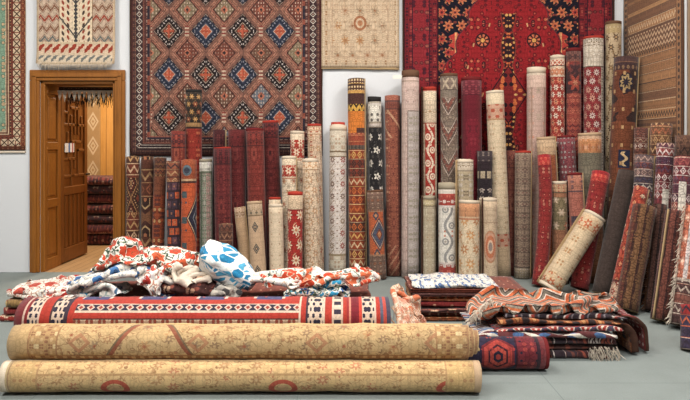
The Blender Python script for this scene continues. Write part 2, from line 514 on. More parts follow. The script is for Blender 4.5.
# ---------------------------------------------------------------- crumpled cloth, settled by a small spring solver
import numpy as np
class Ground:
    """height of whatever lies below, on a grid over the pile"""
    def __init__(s, x0, x1, y0, y1, r=.0125):
        s.x0, s.y0, s.r = x0, y0, r
        s.nx, s.ny = int((x1-x0)/r)+1, int((y1-y0)/r)+1
        s.X, s.Y = np.meshgrid(x0+np.arange(s.nx)*r, y0+np.arange(s.ny)*r, indexing='ij')
        s.H = np.zeros((s.nx, s.ny))
    def box(s, xa, xb, ya, yb, z):
        m = (s.X > xa)*(s.X < xb)*(s.Y > ya)*(s.Y < yb); s.H = np.where(m, np.maximum(s.H, z), s.H)
    def barrel(s, xa, xb, yc, a, zc, b):
        q = 1-((s.Y-yc)/a)**2; m = (s.X > xa)*(s.X < xb)*(q > 0)
        s.H = np.where(m, np.maximum(s.H, zc+b*np.sqrt(np.maximum(q, 0))), s.H)
    def dome(s, xc, yc, rx, ry, z0, h):
        q = 1-((s.X-xc)/rx)**2-((s.Y-yc)/ry)**2
        s.H = np.where(q > 0, np.maximum(s.H, z0+h*np.sqrt(np.maximum(q, 0))), s.H)
    def at(s, x, y):
        fx = np.clip((x-s.x0)/s.r, 0, s.nx-1.001); fy = np.clip((y-s.y0)/s.r, 0, s.ny-1.001)
        i, j = fx.astype(int), fy.astype(int); a, b = fx-i, fy-j; H = s.H
        return H[i, j]*(1-a)*(1-b)+H[i+1, j]*a*(1-b)+H[i, j+1]*(1-a)*b+H[i+1, j+1]*a*b
    def raise_to(s, p, pad=.006):
        i = np.clip(((p[..., 0]-s.x0)/s.r).round().astype(int), 1, s.nx-2); j = np.clip(((p[..., 1]-s.y0)/s.r).round().astype(int), 1, s.ny-2)
        for di in (-1, 0, 1):
            for dj in (-1, 0, 1): np.maximum.at(s.H, (i+di, j+dj), p[..., 2]+pad)
def settle(G, cx, cy, ax, ay, W, D, n, m, seed=1, rot=0.0, steps=90, iters=7, z=.18):
    """a W x D sheet gathered into an ellipse ax, ay and let fall"""
    rs = np.random.RandomState(seed)
    U, V = np.meshgrid(np.linspace(-.5, .5, n), np.linspace(-.5, .5, m), indexing='ij')
    hx, hy = W/(n-1), D/(m-1)
    def smooth(k):
        a = rs.randn(n+8, m+8)
        for _ in range(k): a = (a+np.roll(a, 1, 0)+np.roll(a, -1, 0)+np.roll(a, 1, 1)+np.roll(a, -1, 1))/5
        a = a[4:-4, 4:-4]; return a/a.std()
    c_, s_ = math.cos(rot), math.sin(rot)
    lx = U*2*ax*.93+.02*smooth(8); ly = V*2*ay*.93+.02*smooth(8)
    P_ = np.zeros((n, m, 3)); P_[..., 0] = cx+lx*c_-ly*s_; P_[..., 1] = cy+lx*s_+ly*c_
    P_[..., 2] = G.at(P_[..., 0], P_[..., 1])+z*.3+.022*smooth(3)+.02*smooth(7)
    O = P_.copy()
    idx = np.arange(n*m).reshape(n, m)
    pairs = []
    def add(ia, ib, L, k): pairs.append((ia.ravel(), ib.ravel(), L, k))
    for st in (0, 1):
        a = idx[st:n-1:2]; add(a, idx[st+1:n:2][:len(a)], hx, 1.0)
        a = idx[:, st:m-1:2]; add(a, idx[:, st+1:m:2][:, :a.shape[1]], hy, 1.0)
        a = idx[st:n-1:2, :-1]; b = idx[st+1:n:2, 1:][:len(a)]; add(a, b, math.hypot(hx, hy), .5)
        a = idx[st:n-1:2, 1:]; b = idx[st+1:n:2, :-1][:len(a)]; add(a, b, math.hypot(hx, hy), .5)
    for st in range(4):
        a = idx[[i for i in range(n-2) if i % 4 in (st, (st+1) % 4)] if st in (0, 2) else []]
        if len(a): add(a, a+2*m, 2*hx, .5)
        cc = [j for j in range(m-2) if j % 4 in (st, (st+1) % 4)] if st in (0, 2) else []
        if cc: a = idx[:, cc]; add(a, a+2, 2*hy, .5)
    Q = P_.reshape(-1, 3); OQ = O.reshape(-1, 3)
    for stp in range(steps):
        vel = (Q-OQ)*.93; OQ[:] = Q; Q += vel; Q[:, 2] -= .0011
        for it in range(iters):
            for ia, ib, L, k in pairs:
                d = Q[ib]-Q[ia]; l = np.sqrt((d*d).sum(-1, keepdims=True))+1e-9
                d *= (l-L)/l*.5*k; Q[ia] += d; Q[ib] -= d
            ex = (Q[:, 0]-cx)*c_+(Q[:, 1]-cy)*s_; ey = -(Q[:, 0]-cx)*s_+(Q[:, 1]-cy)*c_
            rr = np.sqrt((ex/ax)**4+(ey/ay)**4)**.5
            f = np.where(rr > 1, 1/np.maximum(rr, 1e-6), 1.0); f = 1+(f-1)*.5
            ex, ey = ex*f, ey*f; Q[:, 0] = cx+ex*c_-ey*s_; Q[:, 1] = cy+ex*s_+ey*c_
            g = G.at(Q[:, 0], Q[:, 1])+.006; hit = Q[:, 2] < g
            Q[hit, 2] = g[hit]; OQ[hit, :2] += (Q[hit, :2]-OQ[hit, :2])*.6
    P_ = Q.reshape(n, m, 3); G.raise_to(P_)
    return P_
def crumple(name, G, m_, label, cat, group, cx, cy, ax, ay, W, D, res=.017, seed=1, rot=0.0, z=.18, steps=90, thick=.005, parent=None):
    n, m = max(10, int(W/res)), max(10, int(D/res))
    p = settle(G, cx, cy, ax, ay, W, D, n, m, seed, rot, steps, 7, z)
    # refine once (bilinear + smoothing) for soft folds
    def up(a, axis):
        a = np.moveaxis(a, axis, 0); mid = (a[1:]+a[:-1])/2
        mid[1:-1] += (a[1:-2]+a[2:-1]-a[:-3]-a[3:])/16
        o = np.empty((2*len(a)-1,)+a.shape[1:]); o[0::2] = a; o[1::2] = mid; return np.moveaxis(o, 0, axis)
    p = up(up(p, 0), 1); N, M_ = p.shape[:2]
    du = np.gradient(p, axis=0); dv = np.gradient(p, axis=1); nr = np.cross(du, dv); nr /= np.linalg.norm(nr, axis=-1, keepdims=True)+1e-9
    top = (p+nr*thick*.5).reshape(-1, 3); bot = (p-nr*thick*.5).reshape(-1, 3)
    Vv = [Vector(q) for q in np.concatenate([top, bot]).tolist()]
    UV = [(W*i/(N-1), D*j/(M_-1)) for i in range(N) for j in range(M_)]*2
    F_ = []; K = N*M_
    for i in range(N-1):
        for j in range(M_-1):
            a = i*M_+j; F_.append((a, a+M_, a+M_+1, a+1)); F_.append((K+a, K+a+1, K+a+M_+1, K+a+M_))
    for i in range(N-1):
        for j, fl in ((0, 1), (M_-1, 0)):
            a = i*M_+j; q = (a, a+M_, K+a+M_, K+a); F_.append(q[::-1] if fl == 0 else q)
    for j in range(M_-1):
        for i, fl in ((0, 0), (N-1, 1)):
            a = i*M_+j; q = (a, a+1, K+a+1, K+a); F_.append(q[::-1] if fl == 0 else q)
    zmin = float(min(q.z for q in Vv))
    o = link(name, Vv, F_, UV, [m_], parent, Vector((cx, cy, zmin)) if parent is None else parent_loc(parent), True)
    return tag(o, label, cat, group)
# ================================================================ SETTING
def flatmat(name, col, rough=.8, wear=.12, wscale=3.0, bump=.0, sheen=0.0):
    t = T(name, rough); return t.done(col, wear, wscale, bump, sheen)
def m_floor():
    t = T('floor_felt', .9); u, v = t.u, t.v
    col = t.mix(t.noi(t.uv_e(), 260.0, 2.0, .8), c(106, 115, 114), c(138, 147, 145))
    s = t.mx(abs(t.fr(u/1.35+.18)-.5), abs(t.fr(v/1.35+.31)-.5))
    col = t.mix(s > .4978, col, c(106, 117, 117))
    return t.done(col, .4, 2.6, .3, 0)
def m_wood(name, a, b, board=None, s=1.0, rough=.45):
    t = T(name, rough); u, v = t.u, t.v
    g = t.noi(t.vec(u*22.0*s, v*1.6*s, 3.3), 2.2, 5.0, .65)
    col = t.mix(g, a, b)
    if board:
        w = t.white(t.fl(u/board), 2.0)
        col = t.mix(w*.35, col, b)
        col = t.mix(abs(t.fr(u/board)-.5) > .47, col, tuple(x*.35 for x in a[:3])+(1,))
    m = t.done(col, .2, 6.0, .12, 0); t.bsdf.inputs['Specular IOR Level'].default_value = .4
    return m
M_wall = flatmat('wall_paint', c(211, 215, 221), .9, .05, 2.0)
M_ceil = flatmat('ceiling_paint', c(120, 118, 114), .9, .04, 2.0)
M_floor = m_floor()
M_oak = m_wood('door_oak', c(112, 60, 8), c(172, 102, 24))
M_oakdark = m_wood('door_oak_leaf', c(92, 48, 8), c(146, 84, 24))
M_pine = m_wood('pine_boards', c(176, 112, 30), c(216, 156, 66), board=.11)
M_parquet = m_wood('parquet', c(140, 100, 52), c(186, 146, 88), board=.09)
XL, XR, YB = -5.6, 2.84, -3.2
HZ = 4.2
DX0, DX1, DZ = -3.09, -2.33, 1.94
def slab(name, x0, x1, y0, y1, z0, z1, mat):
    b = MB()
    b.add([(x0, y0, z0), (x1, y0, z0), (x1, y1, z0), (x0, y1, z0), (x0, y0, z1), (x1, y0, z1), (x1, y1, z1), (x0, y1, z1)],
          [(0, 3, 2, 1), (4, 5, 6, 7), (0, 1, 5, 4), (1, 2, 6, 5), (2, 3, 7, 6), (3, 0, 4, 7)],
          [(x0, y0), (x1, y0), (x1, y1), (x0, y1)]*2)
    return tag(b.build(name, mat), kind='structure')
slab('floor', XL-.2, XR+.2, YB-.2, WALL, -.1, 0, M_floor)
slab('ceiling', XL-.2, XR+.2, YB-.2, WALL+.4, HZ, HZ+.1, M_ceil)
w = MB()
w.box(XL-.2, DX0, WALL, WALL+.4, 0, HZ); w.box(DX1, XR+.2, WALL, WALL+.4, 0, HZ); w.box(DX0, DX1, WALL, WALL+.4, DZ, HZ)
tag(w.build('wall_back', M_wall), kind='structure')
w = MB(); w.box(XR, XR+.2, YB, WALL, 0, HZ); tag(w.build('wall_right', M_wall), kind='structure')
w = MB(); w.box(XL-.2, XL, YB, WALL, 0, HZ); tag(w.build('wall_left', M_ceil), kind='structure')
w = MB(); w.box(XL-.2, XR+.2, YB-.2, YB, 0, HZ); tag(w.build('wall_front', M_ceil), kind='structure')
# ---- the store room seen through the door
FY = 9.4
slab('floor_far', -4.6, -1.4, WALL, FY, -.1, -.001, M_parquet)
w = MB(); w.box(-4.6, -1.4, FY, FY+.1, 0, 2.7); tag(w.build('wall_far', M_pine), kind='structure')
w = MB(); w.box(-4.7, -4.6, WALL+.4, FY, 0, 2.7); tag(w.build('wall_far_left', M_pine), kind='structure')
w = MB(); w.box(-1.4, -1.3, WALL+.4, FY, 0, 2.7); tag(w.build('wall_far_right', M_pine), kind='structure')
w = MB(); w.box(-4.7, -1.3, WALL+.4, FY+.1, 2.7, 2.8); tag(w.build('ceiling_far', M_ceil), kind='structure')
# ---- door_1: architrave, panelled reveal, open leaf with star-rail work
door = empty('door_1', (DX0, WALL, 0), kind='structure')
b = MB()
for x0, x1 in ((DX0-.1, DX0), (DX1, DX1+.105)):
    b.box(x0, x1, WALL-.03, WALL, 0, DZ, .006)
    xm = (x0+x1)/2
    b.box(xm-.022, xm+.022, WALL-.045, WALL-.03, 0, DZ+.05, .004)
b.box(DX0-.1, DX1+.105, WALL-.03, WALL, DZ, DZ+.11, .006)
b.box(DX0-.072, DX1+.077, WALL-.045, WALL-.03, DZ+.035, DZ+.08, .004)
b.build('architrave', M_oak, door)
b = MB()
b.box(DX0, DX0+.02, WALL, WALL+.4, 0, DZ)
for y0, y1 in ((WALL+.005, WALL+.075), (WALL+.325, WALL+.395)): b.box(DX0+.02, DX0+.04, y0, y1, 0, DZ, .004)
for z0, z1 in ((0, .12), (.64, .73), (1.24, 1.32), (1.82, 1.93)): b.box(DX0+.02, DX0+.04, WALL+.075, WALL+.325, z0, z1, .004)
for z0, z1 in ((.15, .61), (.76, 1.21), (1.35, 1.79)): b.box(DX0+.02, DX0+.031, WALL+.105, WALL+.295, z0, z1, .008)
b.build('reveal_panel', M_oak, door)
b = MB(); b.box(DX1-.025, DX1, WALL, WALL+.4, 0, DZ); b.box(DX0, DX1, WALL, WALL+.4, DZ-.025, DZ)
b.build('lining', M_oak, door)
lx, ly0, ly1 = DX0+.0, WALL+.41, WALL+1.14
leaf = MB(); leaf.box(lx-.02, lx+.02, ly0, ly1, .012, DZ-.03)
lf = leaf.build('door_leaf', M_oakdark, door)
b = MB(); fx0, fx1 = lx+.02, lx+.038
for y0, y1 in ((ly0, ly0+.08), (ly1-.08, ly1)): b.box(fx0, fx1, y0, y1, .012, DZ-.03, .004)
for z0, z1 in ((.012, .16), (.74, .83), (1.8, DZ-.03)): b.box(fx0, fx1, ly0+.08, ly1-.08, z0, z1, .004)
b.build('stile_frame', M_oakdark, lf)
b = MB()
for k in range(5):
    y = ly0+.135+k*.115; b.box(fx0, fx1-.004, y-.018, y+.018, .17, .73, .004)
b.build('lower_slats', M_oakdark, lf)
b = MB(); g = .095; z0 = .85; ya = ly0+.095
def bar(i0, j0, i1, j1):
    y0, y1 = ya+min(i0, i1)*g, ya+max(i0, i1)*g; q0, q1 = z0+min(j0, j1)*g, z0+max(j0, j1)*g
    b.box(fx0, fx1-.002, y0-.015, y1+.015, q0-.015, q1+.015, .004)
for s in ((0, 1, 2, 1), (2, 0, 2, 3), (3, 1, 5.6, 1), (4, 1, 4, 4), (0, 3, 3, 3), (1, 3, 1, 6), (3, 2, 3, 5), (4, 4, 5.6, 4), (2, 5, 5, 5), (0, 4.6, 1, 4.6), (5, 5, 5, 8), (2, 5, 2, 8), (0, 7, 3, 7), (3, 6, 3, 9), (4, 7, 5.6, 7), (4, 6, 4, 9.6), (1, 7, 1, 9.6), (2, 9, 4, 9), (0, 8.4, 1, 8.4)):
    bar(*s)
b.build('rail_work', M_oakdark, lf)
# paper notice on the leaf
tn = T('notice_print', .6)
cn = tn.sel(tn.u, [(0, c(235, 238, 240)), (.035, c(90, 130, 196)), (.055, c(235, 238, 240)), (.076, c(190, 96, 96)), (.09, c(235, 238, 240))])
mn = tn.done(cn, .05, 3, 0, 0)
b = MB(); y0, y1 = ly0+.09, ly0+.33
b.add([(fx1, y0, 1.21), (fx1, y1, 1.21), (fx1, y1, 1.31), (fx1, y0, 1.31), (fx1+.004, y0, 1.21), (fx1+.004, y1, 1.21), (fx1+.004, y1, 1.31), (fx1+.004, y0, 1.31)],
      [(0, 3, 2, 1), (4, 5, 6, 7), (0, 1, 5, 4), (1, 2, 6, 5), (2, 3, 7, 6), (3, 0, 4, 7)], [(0, 0), (.1, 0), (.1, .1), (0, .1)]*2)
tag(b.build('paper_notice', mn, lf), 'small white, blue and red paper notice')
M_iron = flatmat('dark_iron', c(52, 44, 36), .4)
b = MB(); b.tube([(lx+.02, ly1-.04, .95), (lx+.075, ly1-.04, .95), (lx+.075, ly1-.13, .95)], .011, 8); b.build('handle', M_iron, lf, True)

# ================================================================ WALL RUGS
J = c(168, 140, 100)            # jute / warp colour at cut edges
M_jute = flatmat('jute_edge', J, .95); M_jdark = flatmat('dark_edge', c(70, 44, 34), .95)
M_cream = flatmat('cream_wool', c(214, 198, 166), .95)
M_brownwool = flatmat('brown_wool', c(84, 54, 36), .95)
def X(px): return (px-CX)*WALL/F
def Zw(py): return CH+(HY-py)*WALL/F
def selv(root, x0, x1, z0, z1, m):
    for x in (x0, x1):
        b = MB(); b.tube([(x+.004*nz(k*.3, x, 0), WALL-.022, z0+(z1-z0)*k/20) for k in range(21)], .007, 6); b.build('selvedge_cord', m, root, True)
HG = 'carpets and kilims hung on the walls'

# green-field rug at the far left
t = T('green_rug'); u, v = t.u, t.v; W = 1.45; e = t.mn(t.mn(W-u, u), v)
al = t.mix((W-u) > v, v, u); se = t.n.new('ShaderNodeSeparateXYZ'); t.put(se.inputs[0], al); al = E(t, se.outputs[0])
fld = A(t, u, v, c(118, 150, 126), [c(106, 136, 116), c(150, 64, 44), c(190, 160, 110), c(110, 150, 124)], su=.3, sv=.34, cell=.045, seed=3, line=c(80, 112, 96))
box = abs(abs(t.fr(al/.075)-.5)-abs((e-.085)/.075)) < .1
bx = t.mix(box, c(206, 180, 136), c(66, 40, 30)); bx = t.mix(abs(t.fr(al/.075)-.5) > .44, bx, c(120, 44, 32))
col = t.sel(e, [(0, A(t, u, v, c(112, 54, 38), [c(150, 92, 60), c(74, 40, 32), c(172, 120, 80)], su=.05, sv=.07, cell=.018, seed=2)),
                (.05, bx), (.122, c(104, 36, 28)), (.132, A(t, u, v, c(116, 60, 44), [c(180, 140, 100), c(70, 44, 40)], su=.04, sv=.06, cell=.02, seed=6)),
                (.165, c(196, 168, 124)), (.175, c(92, 50, 40)), (.19, c(190, 164, 120)), (.2, fld)])
mg = t.done(col, fine=.3)
rt = empty('hanging_rug', (X(26)-.7, WALL-.02, Zw(152)), 'green-field rug with red and cream borders hanging at the far left', 'rug', HG)
hang('pile_carpet', X(26)-W, X(26), Zw(151), Zw(-70), WALL, mg, M_jute, seed=3, slope=.02, parent=rt)
hang('end_binding', X(26)-W, X(26), Zw(154), Zw(151), WALL, M_cream, M_jute, seed=3, slope=.02, nzz=2, parent=rt)

# tree-of-life kilim above the door
t = T('tree_kilim'); u, v = t.u, t.v; Wt = X(117)-X(39.5); p = u-Wt/2; ap = abs(p)
cr = c(214, 192, 150)
row = t.fl(v/.105); f = t.fr(v/.105)-.5
zig = abs(f-(t.pp(u+row*.02, .04)/.04-.5)*.5)+.34*(t.noi(t.vec(u*1.0, v*2.6, 7.0), 34.0, 2.0)-.38)
rc = t.pick(t.white(row, 4.0), [c(150, 58, 40), c(98, 100, 98), c(176, 150, 120), c(128, 84, 62), c(112, 112, 104)])
side = t.mix(zig < .17, t.mix(t.noi(t.uv_e(), 30.0), c(196, 176, 138), c(182, 150, 118)), rc)
side = t.mix((zig < .33)*(zig > .26), side, c(112, 70, 56))
q = t.fr((v-.25)/.34)*.34
tree = t.mix(abs(q-ap*1.25-.03) < .011, cr, c(70, 66, 66))
tree = t.mix(ap < .014+.006*t.sin(v*160.0), tree, c(62, 60, 62))
dx = t.fr(ap/.052)-.5; dy = t.fr((v-ap*.8)/.062)-.5
tree = t.mix((t.hyp(dx, dy*.8) < .27)*(ap > .035), tree, t.pick(t.white(t.fl(ap/.052), t.fl(v/.07)), [c(72, 56, 50), c(150, 62, 44), c(96, 88, 80)]))
tree = t.mix(ap > .165, tree, c(120, 88, 62))
body = t.mix(ap > .172, tree, side)
col = t.sel(v, [(0, c(202, 178, 136)), (.03, t.mix(abs(t.fr(v/.1-.3)-.5-(t.fr(u/.075)-.5)*.7)+.5*(t.noi(t.uv_e(), 40.0)-.45) < .2, c(206, 186, 148), c(104, 106, 104))),
                (.1, c(204, 180, 140)), (.12, t.mix(abs(t.fr(v/.11-.1)-.5-(t.fr(u/.08)-.5)*.7)+.5*(t.noi(t.uv_e(), 40.0)-.45) < .24, c(206, 180, 140), c(152, 54, 38))), (.215, c(200, 176, 132)), (.235, body)])
col = t.mix(t.mn(u, Wt-u) < .022, col, c(196, 168, 124))
mt = t.done(col, fine=.2)
rt = empty('hanging_kilim', ((X(39.5)+X(117))/2, WALL-.06, Zw(67)), 'cream kilim with a dark tree motif and red side bands hanging above the wooden door', 'kilim', HG)
hang('woven_cloth', X(39.5), X(117), Zw(66), Zw(-60), WALL-.045, mt, M_cream, seed=8, curl=.02, parent=rt)
strands('fringe', [((X(41)+i*.0088, WALL-.085+.004*math.sin(i), Zw(66.5)+(.012 if 5 < i < 80 else .03)), (0, -.1, -1)) for i in range(86)], M_cream, rt, .032, .0034, 5, .35)

# big lozenge carpet
t = T('lozenge_carpet'); u, v = t.u, t.v; W = X(322)-X(131); e = t.mn(t.mn(u, W-u), v+.0)
du, dv, u0, v0 = .374, .437, X(168.8)-X(131), Zw(32)-Zw(156)
pu, qv = (u-u0)/du, (v-v0)/dv
k = .0085
ps, qs = t.m('SNAP', u-u0+9*du, k)/du, t.m('SNAP', v-v0+9*dv, k)/dv
d = abs(t.fr(ps+.5)-.5)+abs(t.fr(qs+.5)-.5)            # 0 at dark lozenges, 1 at the light ones
cell = t.white(t.fl(ps+.5), t.fl(qs+.5)); cell2 = t.white(t.fl(ps)+.5, t.fl(qs)+7.5)
chk = t.m('MODULO', t.fl(ps+.5)+t.fl(qs+.5)+20.0, 2.0)
lp, lq = abs(t.fr(ps+.5)-.5), abs(t.fr(qs+.5)-.5)
dot = t.hyp(t.fr((lp-lq)*9.0)-.5, (d-.315)*9.0) < .26
dk = t.mix(chk, c(40, 30, 32), c(42, 48, 66))
inner = t.mix(chk, t.ramp(d*2.0, [(0, c(214, 190, 150)), (.1, c(60, 44, 40)), (.2, c(206, 180, 140)), (.25, c(132, 66, 52)), (.33, c(54, 40, 40)), (.38, c(190, 166, 132)), (.42, c(40, 30, 32))]),
             t.ramp(d*2.0, [(0, c(120, 54, 44)), (.1, c(206, 170, 130)), (.18, c(196, 92, 62)), (.31, c(204, 178, 146)), (.35, c(70, 74, 98)), (.42, c(46, 52, 78))]))
arms = (t.mn(lp, lq) < .026)*(d < .15)
inner = t.mix(arms, inner, c(190, 86, 60))
dark = t.mix(d > .215, inner, dk); dark = t.mix(dot*(d > .25), dark, t.mix(chk, c(196, 184, 166), c(140, 140, 152)))
dark = t.mix(d > .39, dark, c(176, 150, 122)); dark = t.mix(d > .402, dark, c(48, 36, 36))
d2 = 1.0-d
mid = t.pick(cell2, [c(120, 124, 130), c(122, 66, 54), c(136, 118, 92), c(112, 78, 62), c(106, 112, 122)])
lt = t.mix(d2 < .1, mid, c(190, 110, 84)); lt = t.mix(d2 < .05, lt, c(60, 46, 48))
lt = t.mix((abs(t.fr(lp*13.0)-.5) < .14)*(abs(t.fr(lq*13.0)-.5) < .2)*(d2 > .11), lt, c(206, 180, 150))
light = t.mix(d2 > .27, lt, t.ramp(d2*2.0, [(0, c(90, 50, 44)), (.58, c(70, 48, 46)), (.63, c(168, 104, 84)), (.7, c(92, 62, 56)), (.745, c(180, 122, 100)), (.82, c(108, 72, 62)), (.87, c(176, 118, 96)), (.94, c(128, 86, 74))]))
fld = t.mix(d > .425, dark, light)
brk = (t.mn(t.fr(qs)*1.0, 1.0-t.fr(qs)) < .13)*(abs(t.fr(pu)-.5) < .055)
fld = t.mix(brk*(d2 > .3)*(d > .42), fld, t.mix(abs(t.fr(qv*12.0)-.5) < .22, c(204, 176, 140), c(140, 52, 44)))
fm = t.fr(v/.07)-.5; xm = (e-.09)/.07
brd = t.mix(abs(fm)+abs(xm) < .46, c(66, 46, 48), c(206, 190, 164)); brd = t.mix(abs(fm)+abs(xm) < .3, brd, c(52, 38, 44)); brd = t.mix(abs(fm)+abs(xm) < .13, brd, c(190, 150, 120))
col = t.sel(e, [(0, c(96, 48, 44)), (.025, A(t, u, v, c(82, 50, 48), [c(132, 84, 70), c(58, 44, 54), c(150, 116, 92)], su=.05, sv=.06, cell=.016, seed=4)),
                (.055, brd), (.125, c(126, 74, 62)), (.14, A(t, u, v, c(92, 52, 50), [c(160, 96, 76), c(60, 50, 62), c(182, 150, 122)], su=.05, sv=.07, cell=.018, seed=9)),
                (.17, t.mix(t.fr(v/.19) < .28, c(52, 46, 58), c(150, 76, 60))), (.195, c(146, 92, 76)), (.205, fld)])
ml = t.done(col, .3, fine=.36, gain=.78)
rt = empty('hanging_carpet', ((X(131)+X(322))/2, WALL-.02, Zw(156)), 'large carpet of dark lozenges in salmon outlines hanging right of the door', 'carpet', HG)
hang('pile_carpet', X(131), X(322), Zw(156), Zw(-80), WALL, ml, M_jdark, seed=5, parent=rt, wave=.004)
selv(rt, X(131), X(322), Zw(156), Zw(-80), M_jdark)

# beige floral rug
t = T('beige_hanging'); u, v = t.u, t.v; W = X(399)-X(322); e = t.mn(t.mn(u, W-u), v)
f1 = FL(t, u-W/2, v-.05, c(208, 180, 136), [c(186, 138, 92), c(176, 150, 108), c(192, 156, 112)], c(160, 104, 70), c(190, 160, 116), .15, 7, .3)
f1 = A(t, u-W/2, v, f1, [c(196, 162, 118), c(182, 150, 112), c(210, 184, 142), c(188, 140, 96)], su=.16, sv=.2, cell=.032, seed=12, fill=.3)
pr = t.hyp((u-W/2)*1.15, v-.45); f1 = t.mix((pr < .075)*(pr > .05), f1, c(166, 104, 70)); f1 = t.mix(pr < .03, f1, c(176, 116, 80))
b1 = A(t, u, v, c(206, 178, 134), [c(180, 134, 92), c(190, 160, 118), c(164, 122, 84)], su=.1, sv=.1, cell=.026, seed=14, fill=.4)
col = t.sel(e, [(0, c(198, 170, 126)), (.018, c(212, 188, 146)), (.03, b1), (.105, c(186, 150, 108)), (.112, f1)])
mb = t.done(col, .3, fine=.24, gain=.86)
rt = empty('hanging_rug', ((X(322)+X(399))/2, WALL-.04, Zw(69)), 'pale beige floral rug hanging beside the lozenge carpet', 'rug', HG)
hang('pile_carpet', X(321.5), X(399), Zw(68), Zw(-60), WALL-.012, mb, M_jute, seed=15, slope=-.01, parent=rt)
hang('end_binding', X(321.5), X(399), Zw(69.5), Zw(68), WALL-.012, M_jute, M_jute, seed=15, nzz=2, slope=-.01, parent=rt)

# red medallion carpet
t = T('red_medallion_carpet'); u, v = t.u, t.v; W = X(613)-X(403); z0r = .75; p = abs(u-W/2); z = v+z0r; e = t.mn(u, W-u)
red = c(146, 26, 32); navy = c(22, 20, 34)
fr_ = A(t, p, z, red, [c(96, 22, 30), c(176, 52, 46), c(130, 26, 32), c(186, 84, 60), c(50, 22, 34)], line=c(96, 20, 28), su=.34, sv=.42, cell=.05, seed=21, fill=.3, core=c(176, 96, 66))
rx, rz = p-.26, z-2.35
rr = t.hyp(rx, rz); an = t.m('ARCTAN2', rz, rx)
fr_ = t.mix(rr < .075, fr_, c(50, 22, 30)); fr_ = t.mix((rr < .06)*(t.sin(an*8.0) > -.2)*(rr > .03), fr_, c(196, 100, 66)); fr_ = t.mix(rr < .022, fr_, c(200, 140, 70))
gl = t.white(t.fl(p/.11+z*2.3), t.fl(z/.12-p*2.0)) > .78
fr_ = t.mix(gl*(abs(t.fr(p/.11+z*2.3)-.5) < .07)*(abs(t.fr(z/.12-p*2.0)-.5) < .16), fr_, c(196, 142, 84))
hw = .29+(2.76-z)*.45+.06*abs(t.sin(z*11.0+.6))
nv = FL(t, p, z, navy, [c(170, 54, 46), c(186, 92, 60), c(160, 40, 44)], c(70, 24, 34), c(120, 52, 46), .135, 7, .33, ring=c(186, 120, 76))
palm = abs(p-.53)*(1.0)-.045-.03*t.sin((z-2.28)*75.0)
inp = (palm < 0.0)*(abs(z-2.3) < .13)
nv = t.mix(inp, nv, c(176, 52, 46)); nv = t.mix(inp*(abs(p-.53) < .012), nv, c(206, 140, 90))
fld = t.mix(p < hw, nv, c(94, 40, 48)); fld = t.mix(p < hw-.014, fld, fr_)
ph = .045+.035*abs(t.sin((z-1.75)*9.0))
pend = A(t, p, z, c(44, 22, 30), [c(190, 92, 50), c(206, 150, 70), c(150, 40, 36), c(90, 34, 34)], su=.2, sv=.3, cell=.04, seed=31, fill=.38)
fld = t.mix((p < ph)*(z < 2.62), fld, c(120, 50, 40)); fld = t.mix((p < ph-.01)*(z < 2.62), fld, pend)
big = abs(p)/.2+abs(z-1.8)/.3
fld = t.mix(big < 1.0, fld, c(40, 20, 28)); fld = t.mix(big < .93, fld, A(t, p, z, c(120, 30, 32), [c(196, 96, 50), c(210, 160, 80), c(40, 22, 30), c(150, 40, 36)], su=.24, sv=.3, cell=.055, seed=33, fill=.4))
b1 = A(t, e, z, c(116, 28, 36), [c(156, 66, 58), c(60, 24, 36), c(180, 108, 82)], su=.08, sv=.16, cell=.025, seed=22, fill=.4)
b2 = A(t, e-.16, z, c(138, 34, 42), [c(76, 28, 42), c(180, 102, 78), c(120, 56, 52), c(54, 26, 42)], line=c(84, 24, 34), su=.17, sv=.34, cell=.045, seed=23, fill=.38, core=c(160, 80, 66))
col = t.sel(e, [(0, c(50, 20, 34)), (.015, b1), (.09, c(58, 24, 40)), (.1, b2), (.26, c(60, 24, 38)), (.27, b1), (.345, c(44, 18, 30)), (.36, fld)])
mr = t.done(col, .35, fine=.3)
rt = empty('hanging_carpet', ((X(403)+X(613))/2, WALL-.02, z0r), 'huge crimson medallion carpet with navy corners hanging behind the tall rolls', 'carpet', HG)
hang('pile_carpet', X(403), X(613), z0r, Zw(-80), WALL, mr, M_jdark, seed=25, wave=.004, parent=rt)
selv(rt, X(403), X(613), z0r, Zw(-80), M_jdark)

# brown banded kilim on the right wall
t = T('brown_kilim'); u, v = t.u, t.v; W = 1.2; e = t.mn(u, W-u)
gr = t.pick(t.white(t.fl(v/.028), 3.0), [c(156, 104, 58), c(172, 118, 68), c(128, 80, 44), c(182, 130, 78), c(108, 64, 38)])
kk = KI(t, u, v, .085, .05, [c(154, 102, 58), c(122, 76, 44), c(168, 114, 66)], [c(206, 166, 112), c(64, 40, 30), c(212, 176, 122)], 2.0, plain=.4)
body = t.mix(t.white(t.fl(v/.17), 9.0) > .5, gr, kk)
zb = abs(v-1.42); body = t.mix(zb < .085, body, t.mix(abs(t.fr(v/.055)-.5-(t.pp(u, .03)/.03-.5)*.7) < .2, c(110, 66, 40), c(206, 168, 116)))
col = t.sel(e, [(0, c(80, 52, 38)), (.03, t.mix(t.hyp(t.fr(v/.055)-.5, (e-.065)*18.0) < .32, c(150, 100, 58), c(64, 40, 30))), (.1, c(104, 62, 38)), (.115, body)])
mk = t.done(col, .3, fine=.3)
rt = empty('hanging_kilim', (XR-.03, 6.2, .85), 'brown banded kilim with zigzag stripes hanging on the right-hand wall', 'kilim', HG)
hang('woven_cloth', 5.6, 6.79, .85, 3.2, 0, mk, M_brownwool, seed=27, wallx=XR, parent=rt)
t = T('tan_kilim'); u, v = t.u, t.v
